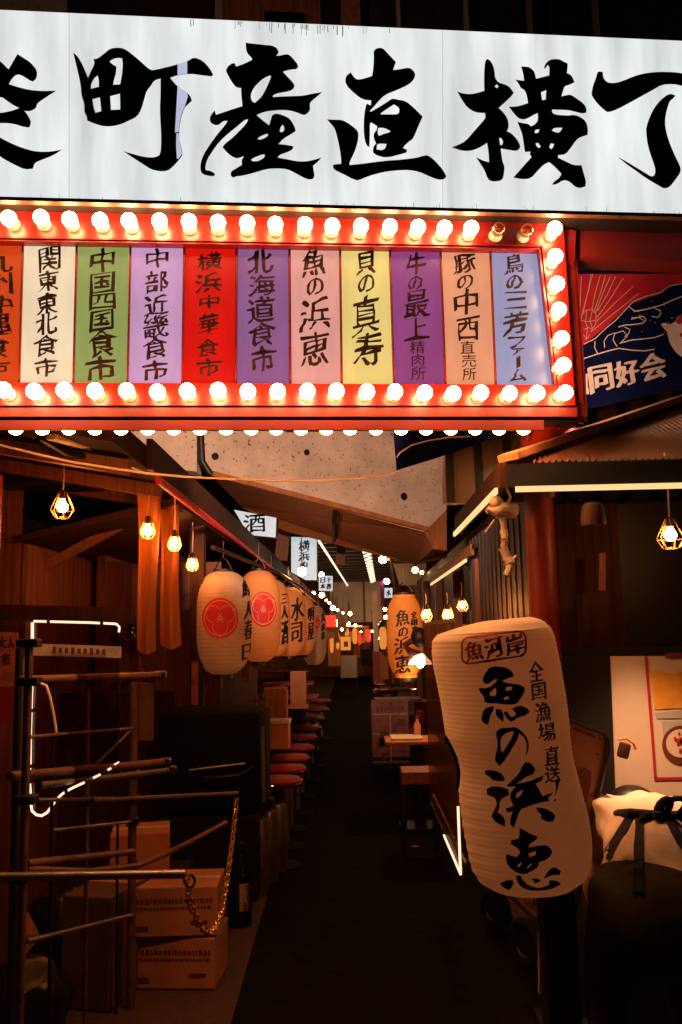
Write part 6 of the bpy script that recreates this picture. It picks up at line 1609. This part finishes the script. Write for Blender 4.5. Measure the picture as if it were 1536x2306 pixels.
RC = thing('red_chair', 'dark red backed chair beyond the side tables', 'chair', (q.x, 17, 0))
part('backrest', MB().box((q.x + .05, 17.2, .95), (.44, .05, .62), None, .02), 'stoolred', RC)
part('seat', MB().box((q.x + .05, 16.98, .5), (.44, .42, .08), None, .02), 'stoolred', RC)
for sx in (-1, 1):
    for sy in (-1, 1): part('leg', MB().bar((q.x + .05 + sx * .18, 17 + sy * .17, 0), (q.x + .05 + sx * .18, 17 + sy * .17, .46), .03, .03), 'darkmetal', RC)
c = G(935, 1909)
solo('dropped_leaf', MB().hull([c + Vector(q) for q in ((-.03, 0, .006), (0, -.012, .008), (.035, 0, .006), (0, .014, .012))], [c + Vector(q) for q in ((-.03, 0, .008), (0, -.012, .01), (.035, 0, .008), (0, .014, .014))]), 'carton', 'small dry leaf lying alone on the dark path', 'leaf', (c.x, c.y, .006))
# warm clutter at the far end: noren strips, small lanterns and people-height panels lit by the globes
for k, (u0, v0, u1, v1, Y) in enumerate(((742, 1418, 752, 1470, 18), (756, 1424, 765, 1462, 21), (806, 1420, 814, 1452, 30), (776, 1414, 786, 1432, 29), (840, 1408, 850, 1440, 25))):
    a = P(u0, v0, Y); b = P(u1, v1, Y); c = (a + b) / 2; wd = b.x - a.x; hh = a.z - b.z
    t = thing('small_lantern', ('slim orange lit lantern first past the red lit sign', 'slim orange lit lantern left of the far picture sign', 'slim orange lit lantern right of the far picture sign', 'small orange lit lantern over the far picture sign', 'small orange lit lantern hung on the tall pale board')[k], 'lantern', (c.x, Y, b.z), 'small lanterns far up the alley')
    part('shade', MB().lathe([(wd * .25, -hh / 2), (wd * .45, -hh * .36), (wd * .5, 0), (wd * .45, hh * .36), (wd * .25, hh / 2)], c, 16), 'orglow' if k != 2 else 'redglow', t, True)
    part('rim', MB().lathe([(wd * .27, hh / 2), (wd * .27, hh / 2 + .04), (0, hh / 2 + .04)], c, 14), 'black', t)
for k, (u0, v0, u1, v1, Y, mt_) in enumerate(((738, 1440, 768, 1500, 22, 'orange'), (812, 1462, 838, 1500, 24, 'black'), (796, 1452, 812, 1482, 30, 'orange'), (856, 1468, 876, 1530, 15, 'orange'))):
    a = P(u0, v0, Y); b = P(u1, v1, Y)
    solo('shop_curtain', MB().hull([(a.x, Y, b.z), (b.x, Y + .1, b.z), (b.x, Y + .1, a.z), (a.x, Y, a.z)], [(a.x, Y + .03, b.z), (b.x, Y + .13, b.z), (b.x, Y + .13, a.z), (a.x, Y + .03, a.z)]), mt_, ('orange shop curtain below the red lit sign', 'black shop curtain beside the tall pale board', 'orange shop curtain at the far end of the alley', 'orange shop curtain behind the glowing orange lantern')[k], 'curtain', (a.x, Y, b.z))

# clutter along the far right side
for k, (x, Y, z) in enumerate(((1.28, 8.6, 1.5), (1.28, 9.6, 1.6), (1.28, 10.6, 1.45), (1.26, 12.2, 1.6), (1.26, 13.6, 1.5), (1.26, 15.2, 1.6), (1.24, 17, 1.5), (1.24, 19, 1.6))):
    solo('paper_notice', MB().box((x, Y, z), (.03, .34, .5)), ('clothwhite', 'menu', 'orange')[k % 3], ('pale paper notice pinned on the inner stall fronts', 'red printed notice pinned on the inner stall fronts', 'orange paper notice pinned on the inner stall fronts')[k % 3], 'notice', (x, Y, z - .25), 'notices on the inner stall fronts')
cr_ = thing('drinks_crate', 'red plastic drinks crate at the side of the alley past the menu board', 'crate', (.98, 12.6, 0), 'drinks crates along the alley side')
part('body', MB().box((.98, 12.6, .15), (.36, .46, .29), None, .01), 'stoolred', cr_)
part('rim', MB().box((.98, 12.6, .31), (.38, .48, .03), None, .006), 'darkred', cr_)
dup(cr_, (.98, 12.6, .325), 'red plastic drinks crate stacked on another past the menu board')
dup(cr_, (.95, 14.4, 0), 'single red plastic drinks crate further along the alley side')

rr = random.Random(31)
for k in range(16):
    Y = rr.uniform(20, 32); c = P(rr.uniform(742, 872), rr.uniform(1386, 1440), Y); r = rr.uniform(.025, .045)
    t = thing('globe_lamp', 'tiny lit globe lamp strung with others at the far end of the alley', 'lamp', tuple(c), 'tiny globe lamps at the far end')
    part('globe', MB().ball(c, r, 10), 'pendfar', t, True)
    part('cord', MB().tube([c + Vector((0, 0, r)), c + Vector((0, 0, r + .5))], .006, 4), 'black', t)
